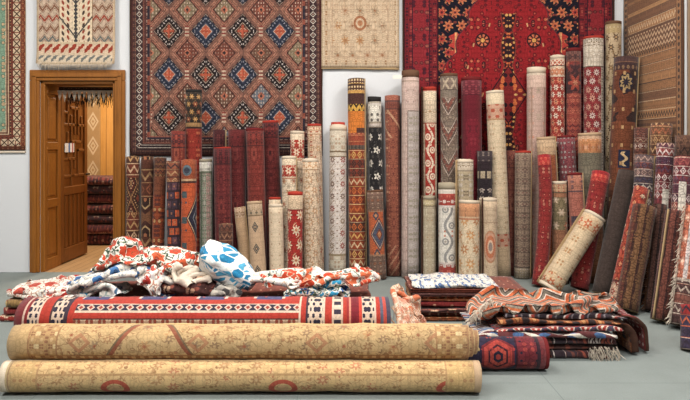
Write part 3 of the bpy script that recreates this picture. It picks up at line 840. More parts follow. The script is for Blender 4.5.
col = t.sel(1.2-u, [(0, c(150, 120, 88)), (.04, t.mix(abs(t.fr(v/.06)-.5) < .2, c(170, 142, 106), c(110, 84, 62))), (.1, KI(t, u, v, .1, .06, [c(150, 118, 86), c(120, 86, 62)], [c(186, 158, 120), c(92, 62, 48)], 4.0))])
rt = empty('hanging_kilim', (XR-.03, 4.9, .85), 'tan kilim edge on the right-hand wall, cut by the photo border', 'kilim', HG)
hang('woven_cloth', 4.3, 5.53, .85, 3.2, 0, t.done(col), M_jute, seed=28, wallx=XR, parent=rt)

# ================================================================ THROUGH THE DOOR
t = T('diamond_curtain'); u, v = t.u, t.v
col = DI(t, u, v, .2, .34, [(0, c(160, 120, 76)), (.15, c(196, 168, 118)), (.4, c(150, 112, 70)), (.55, c(198, 170, 122)), (.8, c(160, 124, 80))], u0=.37)
rt = empty('hanging_kilim', (-3.75, FY-.02, .7), 'cream diamond kilim hanging in the room beyond the door', 'kilim')
hang('woven_cloth', -4.1, -3.43, .6, 2.5, FY, t.done(col), M_jute, seed=31, parent=rt)
mp = []
for k, (g, cs) in enumerate(((c(70, 34, 36), [c(110, 50, 46), c(140, 100, 84), c(44, 30, 40)]), (c(92, 40, 40), [c(60, 30, 36), c(150, 106, 90), c(120, 60, 50)]), (c(52, 36, 44), [c(100, 50, 50), c(130, 110, 100), c(76, 36, 36)]))):
    t = T('store_rug_%d' % k); mp.append(t.done(A(t, t.u, t.v, g, cs, su=.14, sv=.2, cell=.03, seed=40+k, fill=.45)))
zz = 0.0
PW = ['lowest dark red folded rug of the pile beyond the door', 'second dark folded rug from the floor beyond the door', 'third folded rug from the floor beyond the door',
      'middle maroon folded rug of the pile beyond the door', 'third folded rug from the top beyond the door', 'second folded rug from the top beyond the door', 'topmost striped folded rug of the pile beyond the door']
for k in range(7):
    h = [.14, .13, .12, .13, .12, .11, .1][k]
    folded('folded_rug', -3.52+.03*math.sin(k*2), -2.35+.04*math.cos(k*3), 8.62+.02*math.sin(k*5), .62, zz, h, 2, mp[k % 3], M_jdark, seed=50+k, wave=.02, label=PW[k], cat='rug', group='folded rugs piled beyond the door', nx=18)
    zz += h+.004
# tasselled valance in the doorway
t = T('valance_cloth'); va = t.done(A(t, t.u, t.v, c(60, 40, 30), [c(120, 80, 50), c(40, 28, 24), c(90, 54, 40)], su=.08, sv=.08, cell=.02, seed=3))
vx0, vx1, vy, vz = DX0+.06, DX1-.03, WALL+.3, DZ-.03
rt = empty('door_valance', ((vx0+vx1)/2, vy, vz-.1), 'dark tasselled valance with cream points hanging across the doorway top', 'valance')
hang('woven_band', vx0, vx1, vz-.05, vz-.005, vy+.01, va, M_jdark, nx=20, nzz=3, seed=2, parent=rt)
b = MB(); n = 13
for i in range(n):
    x = vx0+(vx1-vx0)*(i+.5)/n; h = .1+.025*math.sin(i*2.3); ww = .027
    y = vy-.04
    b.add([(x-ww, y, vz-.045), (x+ww, y, vz-.045), (x, y-.012, vz-.05-h), (x-ww, y+.008, vz-.045), (x+ww, y+.008, vz-.045), (x, y, vz-.05-h)], [(0, 1, 2), (3, 5, 4), (0, 2, 5, 3), (1, 4, 5, 2), (0, 3, 4, 1)])
b.build('cream_points', M_cream, rt)
M_blackwool = flatmat('black_wool', c(34, 30, 30), .95)
strands('tassels', [((vx0+(vx1-vx0)*i/120, vy-.02-.008*math.sin(i*1.7), vz-.06-.02*abs(math.sin(i*.31))), (0, 0, -1)) for i in range(18, 121)], M_blackwool, rt, .085, .0045, 9, .3)
# ================================================================ ROLLED CARPETS
GR = 'rolled carpets standing along the walls'
def TZ(t, v, L, field, zones):
    """zones = [(distance from the top, colour)] measured down the roll, nearest the top first"""
    col = field
    for h, q in sorted(zones, key=lambda z: -z[0]): col = t.mix(v > L-h, col, q)
    return col
RED, DRED, CRM, TAN = c(164, 40, 36), c(98, 28, 30), c(214, 198, 164), c(188, 154, 108)
B_red = flatmat('red_binding', c(176, 52, 40), .95); B_cream = flatmat('cream_binding', c(212, 194, 158), .95)
B_black = flatmat('black_binding', c(44, 42, 42), .95); B_brown = flatmat('brown_binding', c(104, 72, 54), .95)
B_tan = flatmat('tan_binding', c(190, 158, 112), .95); B_dred = flatmat('dark_red_binding', c(112, 32, 34), .95)
B_grey = flatmat('grey_binding', c(160, 148, 126), .95)
def kil(t, u, v, L, g, m, h=.09, s=.07, sd=0.0): return KI(t, u, v, h, s, g, m, sd)
def dredpat(t, u, v, L, a, b, d, sd):
    f = A(t, u, v, a, [b, d, a, b], su=.12, sv=.22, cell=.03, seed=sd, fill=.4)
    med = ME(t, u, v, .5, [(0, d), (.12, b), (.3, a), (.36, d), (.42, a)], v0=.2, wide=.09)
    f = t.mix(t.noi(t.vec(u, v, sd), 7.0, 2.0), f, med)
    return TZ(t, v, L, f, [(.03, a), (.16, A(t, u, v, a, [d, b], su=.06, sv=.08, cell=.022, seed=sd+1)), (.17, d)])
def p_dark1(t, u, v, L):
    f = DI(t, u, v, .15, .3, [(0, c(170, 120, 76)), (.12, c(60, 34, 30)), (.3, c(186, 146, 98)), (.38, c(92, 40, 30)), (.62, c(54, 34, 30)), (.8, c(150, 104, 66))], alt=[(0, c(140, 58, 40)), (.3, c(58, 34, 30)), (.6, c(176, 138, 92)), (.7, c(74, 42, 32))], step=.012)
    k = KI(t, u, v, .11, .075, [c(72, 40, 30), c(104, 48, 34), c(58, 36, 32)], [c(190, 150, 104), c(140, 64, 42), c(166, 124, 80)], 1.0)
    return t.mix(t.fr(v/.62) > .55, f, k)
def p_dark2(t, u, v, L):
    k = KI(t, u, v, .13, .1, [c(62, 40, 32), c(84, 46, 34), c(52, 36, 34)], [c(176, 140, 100), c(126, 70, 48), c(150, 112, 76)], 5.0)
    f = ME(t, u, v, .38, [(0, c(150, 90, 60)), (.2, c(56, 36, 32)), (.5, c(176, 140, 98)), (.6, c(70, 40, 34)), (.85, c(118, 76, 52))], wide=.085)
    return t.mix(t.fr(v/.76) > .5, k, f)
def p_rust(t, u, v, L):
    f = A(t, u, v, c(150, 68, 40), [c(176, 84, 46), c(96, 48, 42), c(186, 140, 88), c(70, 52, 60)], su=.12, sv=.3, cell=.04, seed=5, line=c(112, 52, 38))
    return TZ(t, v, L, f, [(.18, KI(t, u, v, .05, .05, [c(92, 52, 38), c(120, 64, 44)], [c(170, 124, 80), c(60, 40, 36)], 4.0)), (.36, c(120, 66, 46))])
def p_blocks(t, u, v, L):
    s1, s2 = .062, .085
    i, j = t.fl(u/s1+.5*t.m('MODULO', t.fl(v/s2), 2.0)), t.fl(v/s2)
    p, q = t.fr(u/s1+.5*t.m('MODULO', t.fl(v/s2), 2.0))-.5, t.fr(v/s2)-.5
    col = t.pick(t.white(i, j), [c(180, 78, 44), c(70, 52, 68), c(60, 46, 58), c(154, 66, 48), c(92, 60, 70)])
    m = t.mx(abs(p), abs(q)*1.1)
    col = t.mix(m > .4, col, c(54, 38, 46)); col = t.mix(m < .13, col, c(150, 96, 70))
    return TZ(t, v, L, col, [(.2, KI(t, u, v, .07, .08, [c(110, 60, 44), c(130, 70, 50)], [c(170, 128, 90), c(64, 44, 44)], 6.0))])
def p_orange(t, u, v, L):
    f = A(t, u+.04, v, c(186, 78, 42), [c(160, 62, 40), c(186, 78, 42), c(74, 72, 84), c(200, 120, 70)], su=.2, sv=.26, cell=.05, seed=8, fill=.25)
    m = abs(u-.12)/.125+abs(v-(L-.55))/.24
    f = t.mix(m < 1.0, f, t.ramp(m, [(0, c(186, 150, 100)), (.15, c(44, 44, 62)), (.4, c(120, 124, 130)), (.48, c(44, 42, 58)), (.85, c(196, 160, 110)), (.92, c(60, 40, 44))]))
    f = t.mix((abs(u+.03) < .03)*(abs(t.fr(v/.24)-.4) < .13), f, c(70, 84, 88))
    top = t.mix(t.hyp(u+.0, v-(L-.1)) < .05, c(150, 72, 44), c(84, 100, 110)); top = t.mix(t.hyp(u, v-(L-.1)) < .03, top, c(54, 58, 72))
    return TZ(t, v, L, f, [(.18, top), (.2, c(190, 150, 100)), (.22, c(70, 40, 36))])
def p_palegreen(t, u, v, L):
    ground = t.sel(t.fr(u/.13+.2), [(0, c(166, 168, 148)), (.36, c(186, 150, 128)), (.7, c(206, 196, 172)), (.82, c(120, 136, 112))])
    f = A(t, u, v, ground, [c(200, 192, 168), c(176, 108, 88), c(122, 144, 118), c(186, 160, 136)], su=.075, sv=.12, cell=.024, seed=9, fill=.42)
    return TZ(t, v, L, f, [(.12, A(t, u, v, c(196, 192, 180), [c(160, 156, 148), c(206, 196, 180)], su=.1, sv=.1, cell=.03, seed=4)), (.14, c(112, 118, 100))])
def p_blackgold(t, u, v, L):
    f = FL(t, u, v, c(46, 38, 34), [c(166, 120, 66), c(140, 66, 44)], c(190, 150, 90), c(104, 76, 50), .075, 6, .36)
    lo = A(t, u, v, c(142, 44, 34), [c(104, 34, 32), c(170, 84, 56), c(62, 36, 36)], su=.14, sv=.22, cell=.04, seed=6, fill=.35)
    f = t.mix(v > L-.33, lo, f)
    return TZ(t, v, L, f, [(.33, f), (.37, c(150, 112, 70)), (.39, c(52, 34, 32))])
def p_beigeplain(t, u, v, L):
    f = PL(t, u, v, c(178, 140, 98), c(198, 164, 120))
    return TZ(t, v, L, f, [(.1, A(t, u, v, c(186, 152, 112), [c(150, 116, 84), c(204, 176, 136)], su=.06, sv=.07, cell=.02, seed=5))])
def p_tandiamond(t, u, v, L):
    f = PL(t, u, v, c(182, 146, 102), c(200, 168, 122))
    d = abs(u-.005)/.034+abs(t.fr((v-(L-.24))/.2+.5)-.5)*.2/.05
    f = t.mix(d < 1, f, t.ramp(d, [(0, c(176, 140, 100)), (.25, c(60, 62, 72)), (.55, c(160, 136, 104)), (.72, c(70, 66, 68))]))
    return TZ(t, v, L, f, [(.025, c(170, 142, 104)), (.13, A(t, u, v, c(176, 150, 110), [c(104, 92, 78), c(150, 124, 92), c(200, 176, 138)], su=.06, sv=.1, cell=.022, seed=7)), (.14, c(120, 98, 72))])
def p_creamspots(t, u, v, L):
    return A(t, u, v, PL(t, u, v, c(204, 180, 138), c(218, 198, 158)), [c(196, 168, 126), c(212, 190, 148), c(176, 142, 104)], su=.16, sv=.2, cell=.05, seed=11, fill=.16)
def p_creamredband(t, u, v, L, band=(.08, .2), sd=1):
    f = FL(t, u, v, c(216, 196, 158), [c(190, 150, 112), c(176, 132, 98)], c(150, 72, 52), c(176, 158, 122), .11, 6, .3)
    rb = FL(t, u, v, c(168, 56, 44), [c(220, 196, 156)], c(176, 84, 60), c(206, 172, 132), .09, 6, .42)
    return TZ(t, v, L, f, [(band[0], c(212, 190, 150)), (band[1], rb), (band[1]+.015, c(206, 178, 138)), (band[1]+.025, c(170, 110, 84))])
def p_beigefloral(t, u, v, L, g=c(206, 176, 136), sd=3, acc=c(168, 96, 70)):
    f = FL(t, u, v, g, [c(184, 140, 100), acc, c(190, 158, 118)], c(222, 202, 164), c(176, 144, 106), .1, 6, .34)
    b = A(t, u, v, g, [acc, c(176, 136, 98), c(220, 198, 158)], su=.07, sv=.1, cell=.022, seed=sd)
    f = t.mix(abs(t.fr(u/.26+.62)-.5) < .11, f, b)
    return TZ(t, v, L, f, [(.02, g), (.1, b), (.11, c(160, 120, 86))])
def p_redcream(t, u, v, L):
    f = FL(t, u, v, c(166, 42, 36), [c(222, 196, 152)], c(186, 110, 76), c(206, 164, 116), .14, 8, .36, ring=c(150, 34, 32), stag=.35)
    return TZ(t, v, L, f, [(.16, PL(t, u, v, c(198, 170, 126), c(210, 182, 138))), (.17, c(130, 30, 30))])
def p_whitelattice(t, u, v, L):
    f = FL(t, u, v, c(206, 194, 174), [c(120, 92, 80), c(150, 60, 52), c(140, 116, 96)], c(214, 202, 180), c(150, 126, 104), .12, 8, .3, ring=c(214, 204, 184), stag=0.0)
    f = A(t, u, v, f, [c(132, 104, 86), c(190, 172, 146), c(160, 132, 108)], su=.12, sv=.12, cell=.026, seed=4, fill=.22)
    b = A(t, u, v, c(196, 184, 152), [c(150, 132, 104), c(176, 148, 112), c(206, 196, 166)], su=.12, sv=.12, cell=.035, seed=6, fill=.4)
    f = TZ(t, v, L, f, [(.1, c(190, 176, 144)), (.25, b), (.265, c(120, 98, 76)), (.3, c(198, 184, 152)), (.31, c(120, 98, 76))])
    return t.sel(v, [(0, b), (.2, c(150, 130, 100)), (.22, f)])
def p_bandkilim(t, u, v, L):
    f = KI(t, u, v, .088, .065, [c(146, 62, 36), c(166, 76, 38), c(120, 50, 36), c(90, 54, 42)], [c(200, 150, 70), c(206, 172, 120), c(56, 44, 42), c(186, 92, 44)], 3.0, 0, .1)
    yz = t.mix(abs(t.fr((v-L)/.075)-.5-(t.pp(u, .03)/.03-.5)*.6) < .2, c(206, 158, 52), c(60, 44, 34))
    dots = t.mix((abs(t.fr(u/.03)-.5) < .26)*(abs(t.fr((v-L)/.035)-.5) < .3), c(74, 44, 36), c(206, 176, 120))
    gk = t.mix(t.fr(u/.04) < .5, c(74, 66, 62), c(100, 84, 72))
    return TZ(t, v, L, f, [(.05, dots), (.055, c(196, 146, 62)), (.07, c(60, 40, 34)), (.12, dots), (.15, c(196, 146, 62)), (.255, c(76, 46, 40)), (.325, yz), (.49, c(204, 112, 40)), (.54, t.mix(u > .0, c(204, 112, 40), c(80, 50, 44))), (.66, KI(t, u, v, .06, .05, [c(150, 66, 46), c(170, 80, 54)], [c(110, 46, 38), c(190, 120, 80)], 2.0)), (.7, gk)])
def p_blackwhite(t, u, v, L):
    f = FL(t, u, v, c(38, 36, 38), [c(206, 198, 184)], c(60, 56, 54), c(70, 66, 64), .13, 5, .3, stag=.4)
    f = A(t, u, v, f, [c(196, 188, 172), c(38, 36, 38), c(38, 36, 38)], su=.2, sv=.26, cell=.032, seed=3, fill=.26)
    wh = A(t, u, v, c(204, 198, 186), [c(120, 114, 108), c(214, 208, 196), c(90, 86, 84)], line=c(160, 152, 142), su=.13, sv=.24, cell=.045, seed=2, fill=.3)
    f = t.mix(abs(t.fr(u/.3+.42)-.5) > .4, f, c(196, 186, 168))
    return TZ(t, v, L, f, [(.07, c(150, 140, 126)), (.08, c(196, 186, 166)), (.25, wh), (.27, c(150, 136, 120)), (.3, c(190, 176, 154)), (.31, c(110, 96, 86))])
def p_orangemed(t, u, v, L):
    f = A(t, u, v, c(184, 88, 50), [c(170, 78, 46), c(196, 110, 66), c(150, 70, 48)], su=.16, sv=.2, cell=.04, seed=4, fill=.22)
    m = abs(u-.03)/.1+abs(v-L*.5)/.16
    f = t.mix(m < 1, f, t.ramp(m, [(0, c(186, 120, 76)), (.2, c(120, 60, 44)), (.35, c(74, 78, 96)), (.8, c(190, 150, 110)), (.88, c(66, 58, 66))]))
    d = abs(u)/.035+abs(t.fr((v-L*.5)/.36)-.5)*.36/.05
    f = t.mix(d < 1, f, c(72, 72, 84)); f = t.mix(d < .45, f, c(186, 120, 76))
    f = t.mix(abs(t.fr(u/.22+.5)-.5) > .42, f, c(80, 60, 58))
    b = A(t, u, v, c(110, 84, 72), [c(150, 124, 104), c(74, 62, 66), c(132, 84, 62)], su=.06, sv=.1, cell=.025, seed=6, fill=.42)
    f = t.sel(v, [(0, b), (.22, c(150, 110, 84)), (.235, f)])
    return TZ(t, v, L, f, [(.02, c(176, 90, 56)), (.2, b), (.21, c(150, 110, 84))])
def p_rustcorner(t, u, v, L):
    f = A(t, u, v, c(142, 78, 60), [c(120, 62, 50), c(166, 100, 76), c(96, 66, 62), c(176, 128, 98)], line=c(120, 60, 50), su=.15, sv=.26, cell=.035, seed=5, fill=.38)
    s = A(t, u, v, c(120, 62, 50), [c(176, 130, 100), c(90, 56, 54)], su=.05, sv=.06, cell=.02, seed=7)
    f = t.mix(u > .05, f, s)
    m = t.fr((v+u*1.2)/.22)
    f = t.mix((v > L-.42)*(m < .14), f, c(176, 130, 100))
    f = t.mix((v < .3)*(abs(t.fr((v-u*1.3)/.11)-.5) < .13), f, c(170, 120, 92))
    return TZ(t, v, L, f, [(.05, c(150, 84, 66)), (.07, c(96, 58, 54)), (.13, s), (.14, c(96, 58, 54))])
def p_palepink(t, u, v, L):
    g = t.mix(t.noi(t.vec(u, v, 2.0), 5.0, 3.0), c(176, 152, 142), c(196, 168, 158))
    inner = A(t, u, v, c(172, 158, 140), [c(146, 136, 120), c(186, 172, 152), c(160, 140, 124)], su=.1, sv=.16, cell=.03, seed=3, fill=.4)
    f = A(t, u, v, g, [c(166, 134, 126), c(190, 166, 154), c(150, 128, 120)], su=.15, sv=.22, cell=.04, seed=5, fill=.22)
    f = t.mix((abs(u-.04) < .07)*(v < L-.4), f, inner)
    f = t.mix((abs(abs(u-.04)-.072) < .005)*(v < L-.4), f, c(130, 112, 104))
    f = t.mix((abs(u-.04) < .07)*(abs(v-(L-.4)) < .006), f, c(130, 112, 104))
    return TZ(t, v, L, f, [(.1, g), (.115, c(150, 128, 116))])
def p_creamred(t, u, v, L):
    f = SC_(t, u, v, c(172, 52, 42), c(224, 200, 164), .03, .26, .013, 0.0, c(214, 190, 150))
    f = A(t, u, v, f, [c(220, 196, 160), c(172, 52, 42), c(172, 52, 42)], su=.12, sv=.26, cell=.036, seed=4, fill=.3)
    f = t.mix(abs(u) > .062, f, c(196, 168, 128)); f = t.mix(abs(u) > .075, f, A(t, u, v, c(212, 192, 154), [c(184, 150, 110), c(196, 170, 130)], su=.05, sv=.08, cell=.022, seed=7))
    return TZ(t, v, L, f, [(.02, c(190, 80, 62)), (.045, c(176, 60, 48)), (.14, PL(t, u, v, c(206, 182, 140), c(218, 198, 158))), (.26, A(t, u, v, c(208, 186, 146), [c(176, 140, 104), c(190, 160, 120)], su=.1, sv=.14, cell=.04, seed=2)), (.36, c(206, 182, 142)), (.37, c(150, 60, 48))])
def p_greenbeige(t, u, v, L):
    f = A(t, u, v, c(176, 160, 122), [c(140, 120, 86), c(196, 182, 144), c(120, 104, 80), c(160, 132, 96)], su=.11, sv=.16, cell=.03, seed=6, fill=.4)
    return TZ(t, v, L, f, [(.03, c(166, 150, 112)), (.04, c(120, 104, 78)), (.09, A(t, u, v, c(170, 154, 116), [c(130, 112, 82), c(190, 176, 138)], su=.05, sv=.05, cell=.02, seed=8)), (.1, c(120, 104, 78))])
def p_whitescroll(t, u, v, L):
    f = SC_(t, u, v, c(212, 206, 196), c(140, 138, 136), .035, .3, .014, 0.0, c(160, 150, 140))
    f = A(t, u, v, f, [c(170, 164, 156), c(206, 196, 182), c(190, 120, 100)], su=.16, sv=.3, cell=.045, seed=9, fill=.22)
    rb = A(t, u, v, c(160, 60, 52), [c(206, 186, 166), c(186, 92, 76), c(206, 176, 150)], su=.08, sv=.1, cell=.03, seed=3, fill=.38)
    f = t.sel(v, [(0, rb), (.16, c(206, 190, 170)), (.18, f)])
    return TZ(t, v, L, f, [(.1, c(192, 180, 156)), (.21, rb), (.23, c(206, 196, 176))])
def p_greyzig(t, u, v, L):
    z = t.fr((v-t.pp(u+.02, .1)*1.5)/.3)
    f = t.ramp(z, [(0, c(116, 98, 86)), (.25, c(186, 166, 142)), (.3, c(96, 78, 70)), (.42, c(128, 74, 64)), (.6, c(96, 78, 70)), (.66, c(190, 170, 146)), (.7, c(120, 104, 92))])
    f = A(t, u, v, f, [c(150, 132, 114), c(110, 92, 82), c(104, 86, 78)], su=.14, sv=.3, cell=.03, seed=3, fill=.25)
    return TZ(t, v, L, f, [(.05, c(110, 94, 82)), (.16, t.mix(abs(abs(t.fr(u/.1)-.5)-abs(v-L+.1)*7.0) < .12, c(116, 98, 88), c(164, 146, 124))), (.17, c(90, 76, 70)), (.24, c(124, 110, 98))])
def p_wine(t, u, v, L):
    f = A(t, u, v, c(118, 28, 42), [c(104, 26, 38), c(132, 38, 50), c(96, 28, 38)], su=.16, sv=.24, cell=.04, seed=3, fill=.36)
    f = t.mix((t.mx(abs(u)/.075, abs(v-L*.45)/(.66)) > 1.0), f, c(104, 26, 38))
    return TZ(t, v, L, f, [(.04, c(112, 40, 50)), (.17, A(t, u, v, c(104, 34, 44), [c(132, 54, 62), c(84, 30, 40)], su=.07, sv=.09, cell=.022, seed=5)), (.18, c(84, 24, 36))])
def p_creamtall(t, u, v, L):
    f = A(t, u, v, c(206, 184, 140), [c(176, 148, 106), c(190, 112, 80), c(160, 150, 116), c(196, 168, 122)], su=.13, sv=.24, cell=.04, seed=7, fill=.3)
    rb = A(t, u, v, c(196, 150, 112), [c(176, 80, 58), c(214, 190, 150), c(184, 108, 80)], su=.09, sv=.12, cell=.035, seed=8, fill=.42)
    f = t.sel(v, [(0, c(196, 168, 122)), (.3, rb), (.42, f)])
    return TZ(t, v, L, f, [(.14, PL(t, u, v, c(196, 176, 132), c(208, 188, 146))), (.28, rb), (.295, c(170, 130, 94))])
def p_greybeige(t, u, v, L):
    f = A(t, u, v, c(168, 152, 124), [c(130, 114, 92), c(190, 176, 148), c(112, 98, 82)], su=.12, sv=.15, cell=.03, seed=4, fill=.4)
    return TZ(t, v, L, f, [(.02, c(190, 176, 144)), (.1, A(t, u, v, c(180, 164, 132), [c(130, 112, 90), c(196, 182, 152)], su=.06, sv=.1, cell=.02, seed=5)), (.11, c(120, 104, 84))])
def p_creamorange(t, u, v, L):
    f = FL(t, u, v, c(212, 190, 146), [c(196, 140, 88), c(180, 120, 76)], c(216, 196, 150), c(190, 156, 108), .13, 7, .34, ring=c(206, 176, 130))
    b = A(t, u, v, c(190, 132, 92), [c(176, 96, 66), c(210, 180, 136), c(160, 110, 80)], su=.1, sv=.12, cell=.032, seed=6, fill=.42)
    f = t.sel(v, [(0, b), (.07, c(200, 170, 124)), (.09, f)])
    return TZ(t, v, L, f, [(.03, c(206, 182, 138)), (.15, b), (.165, c(200, 168, 122)), (.18, c(176, 110, 78))])
def p_creammed(t, u, v, L):
    g = PL(t, u, v, c(190, 164, 122), c(206, 182, 140))
    d = t.hyp(u/.075, (v-L*.43)/.15)
    f = t.mix(d < 1, A(t, u, v, g, [c(180, 150, 112), c(196, 172, 130)], su=.14, sv=.2, cell=.04, seed=5, fill=.25), t.ramp(d, [(0, c(140, 124, 116)), (.28, c(214, 176, 136)), (.42, c(190, 110, 76)), (.7, c(200, 150, 110)), (.88, c(180, 126, 92))]))
    return TZ(t, v, L, f, [(.22, A(t, u, v, g, [c(184, 154, 114), c(196, 168, 128)], su=.1, sv=.1, cell=.03, seed=6, fill=.2)), (.23, c(176, 148, 108))])
def p_blackgrey(t, u, v, L):
    f = FL(t, u, v, c(44, 36, 42), [c(176, 160, 136)], c(60, 48, 50), c(96, 84, 78), .09, 6, .36, stag=0.0)
    f = t.sel(v, [(0, f), (L-.36, c(44, 36, 42)), (L-.28, t.mix((abs(t.fr(u/.07)-.5) < .36)*(abs(t.fr((v-L+.28)/.1)-.5) < .34), c(48, 40, 44), c(166, 150, 124))), (L-.18, c(48, 36, 42))])
    return TZ(t, v, L, f, [(.1, A(t, u, v, c(60, 50, 54), [c(110, 96, 90), c(44, 36, 42)], su=.06, sv=.08, cell=.02, seed=4))])
def p_lattbrown(t, u, v, L):
    f = A(t, u, v, c(140, 118, 100), [c(104, 82, 72), c(176, 156, 132), c(124, 84, 74), c(160, 140, 116)], line=c(112, 92, 80), su=.085, sv=.11, cell=.026, seed=8, fill=.38)
    b = A(t, u, v, c(160, 142, 116), [c(112, 92, 78), c(184, 166, 140)], su=.05, sv=.05, cell=.02, seed=9)
    return t.sel(v, [(0, c(90, 78, 70)), (.1, f)]) if False else TZ(t, v, L, t.sel(v, [(0, b), (.1, c(96, 80, 72)), (.115, f)]), [(.02, c(150, 50, 46))])
def p_pinkbeige(t, u, v, L):
    f = A(t, u, v, c(190, 152, 128), [c(160, 142, 120), c(200, 122, 96), c(206, 180, 152), c(150, 128, 112)], su=.16, sv=.26, cell=.045, seed=5, fill=.34)
    f = t.mix(t.noi(t.vec(u, v, 1.0), 4.0, 2.0), f, c(186, 158, 132))
    f = t.mix(abs(abs(u)-.07) < .006, f, c(150, 118, 98))
    return TZ(t, v, L, f, [(.08, PL(t, u, v, c(190, 170, 136), c(206, 188, 154), 40.0)), (.2, c(196, 166, 138))])
def p_redwhite(t, u, v, L):
    f = FL(t, u, v, c(160, 54, 46), [c(216, 196, 166), c(196, 124, 92)], c(96, 60, 62), c(206, 150, 116), .07, 6, .42)
    b = t.mix(abs(abs(t.fr(u/.045)-.5)-abs(t.fr((v-L)/.05)-.5)) < .14, c(176, 84, 62), c(214, 192, 158))
    return TZ(t, v, L, f, [(.05, c(200, 176, 140)), (.1, b), (.11, c(80, 50, 50)), (.13, c(206, 180, 140)), (.2, A(t, u, v, c(190, 120, 88), [c(214, 190, 156), c(120, 56, 50)], su=.05, sv=.06, cell=.02, seed=3)), (.215, c(206, 184, 150))])
def p_darkfloral(t, u, v, L):
    f = FL(t, u, v, c(70, 44, 48), [c(156, 66, 54), c(132, 52, 48)], c(176, 110, 84), c(110, 56, 52), .2, 6, .42, stag=.5)
    f = t.mix(v < L-.45, f, KI(t, u, v, .05, .06, [c(150, 66, 56), c(130, 54, 50)], [c(176, 96, 76), c(96, 44, 46)], 2.0))
    return TZ(t, v, L, f, [(.13, A(t, u, v, c(84, 54, 52), [c(120, 76, 68), c(64, 44, 46)], su=.06, sv=.08, cell=.022, seed=3)), (.14, c(130, 64, 54))])
def p_creamtored(t, u, v, L):
    f = FL(t, u, v, c(140, 46, 50), [c(206, 184, 162), c(190, 140, 120)], c(110, 40, 48), c(176, 110, 96), .085, 8, .4, ring=c(112, 36, 44))
    w = A(t, u, v, c(190, 176, 146), [c(146, 130, 104), c(206, 194, 166), c(130, 96, 80)], su=.12, sv=.15, cell=.035, seed=4, fill=.38)
    bb = A(t, u, v, c(180, 166, 138), [c(130, 112, 92), c(200, 186, 158)], su=.05, sv=.06, cell=.02, seed=5)
    f = t.mix(u > .055, f, bb)
    return TZ(t, v, L, f, [(.1, bb), (.3, w), (.31, c(110, 88, 76))])
def p_creamdark(t, u, v, L):
    f = FL(t, u, v, c(180, 156, 112), [c(84, 62, 50), c(120, 92, 68)], c(176, 140, 96), c(130, 104, 74), .1, 6, .34)
    return TZ(t, v, L, f, [(.02, c(80, 62, 48)), (.12, A(t, u, v, c(166, 142, 100), [c(120, 96, 66), c(190, 168, 124)], su=.08, sv=.1, cell=.03, seed=2))])
def p_ikatrust(t, u, v, L):
    n_ = t.noi(t.vec(u*3, v, 1.0), 3.0, 2.0)
    f = t.mix(t.noi(t.vec(u, v, 4.0), 4.5, 3.0) > .5, c(52, 34, 33), c(104, 54, 36))
    f = t.mix((v < L-.62), f, c(112, 60, 38))
    m = t.mx(abs(u+.02)/.055, abs(v-(L-.97))/.085)
    f = t.mix(m < 1, f, c(38, 42, 66)); f = t.mix((abs(u+.02-.02*t.sin((v-L)*70.0)) < .016)*(m < .8), f, c(206, 172, 112))
    m2 = t.hyp((u+.035)/.055, (v-(L-.25))/.075)
    f = t.mix(m2 < 1.25, f, c(40, 36, 50)); f = t.mix(abs(m2-.72+.18*t.sin(8.0*t.m('ARCTAN2', v-(L-.25), u+.035))) < .2, f, c(150, 124, 84))
    f = t.mix((abs(t.fr(u/.1)-.5) < .12)*(abs(t.fr(v/.17)-.5) < .1), f, c(170, 132, 88))
    return TZ(t, v, L, f, [(.05, c(72, 48, 46)), (.06, c(110, 76, 60)), (.13, t.mix(t.hyp(t.fr(u/.045)-.5, t.fr((v-L)/.07)-.5) < .28, c(60, 40, 42), c(120, 90, 66)))])
def p_tanorange(t, u, v, L):
    f = PL(t, u, v, c(150, 78, 50), c(172, 92, 58))
    f = TZ(t, v, L, f, [(.1, PL(t, u, v, c(182, 150, 104), c(196, 164, 118))), (.17, A(t, u, v, c(186, 152, 106), [c(120, 90, 62), c(196, 166, 120)], su=.1, sv=.1, cell=.04, seed=3, fill=.25)), (.18, c(150, 110, 76))])
    return f
def p_pinkgrey(t, u, v, L):
    return A(t, u, v, c(132, 64, 70), [c(150, 140, 136), c(176, 150, 140), c(104, 48, 58), c(120, 116, 118)], line=c(110, 50, 60), su=.12, sv=.14, cell=.034, seed=7, fill=.36)
def p_greygreen(t, u, v, L):
    f = t.mix(t.noi(t.vec(u, v, 2.0), 6.0, 3.0), c(96, 92, 78), c(122, 112, 94))
    f = t.mix(v < L-.8, f, c(150, 96, 66))
    return TZ(t, v, L, f, [(.06, c(186, 150, 108)), (.19, A(t, u, v, c(184, 122, 78), [c(196, 142, 96), c(166, 100, 64)], su=.14, sv=.14, cell=.05, seed=3, fill=.3))])
def p_bright(t, u, v, L):
    f = A(t, u, v, c(140, 42, 40), [c(112, 32, 34), c(160, 62, 54), c(176, 104, 84), c(96, 28, 32)], line=c(122, 36, 37), su=.16, sv=.3, cell=.045, seed=3, fill=.3)
    f = t.mix(t.noi(t.vec(u, v, 9.0), 16.0, 3.0) > .62, f, c(130, 30, 38))
    return TZ(t, v, L, f, [(.03, c(160, 36, 40)), (.1, FL(t, u, v, c(176, 50, 46), [c(206, 96, 76)], c(150, 36, 40), c(196, 84, 70), .05, 5, .3))])
def p_olivecream(t, u, v, L):
    f = FL(t, u, v, c(120, 106, 78), [c(186, 162, 124), c(170, 100, 72)], c(196, 176, 140), c(140, 122, 90), .12, 6, .34)
    f = t.mix(t.fr(v/.5) > .6, f, c(150, 100, 72))
    return TZ(t, v, L, f, [(.02, c(176, 154, 116)), (.1, A(t, u, v, c(166, 130, 98), [c(150, 80, 62), c(190, 164, 126)], su=.05, sv=.06, cell=.02, seed=4)), (.11, c(100, 84, 66))])
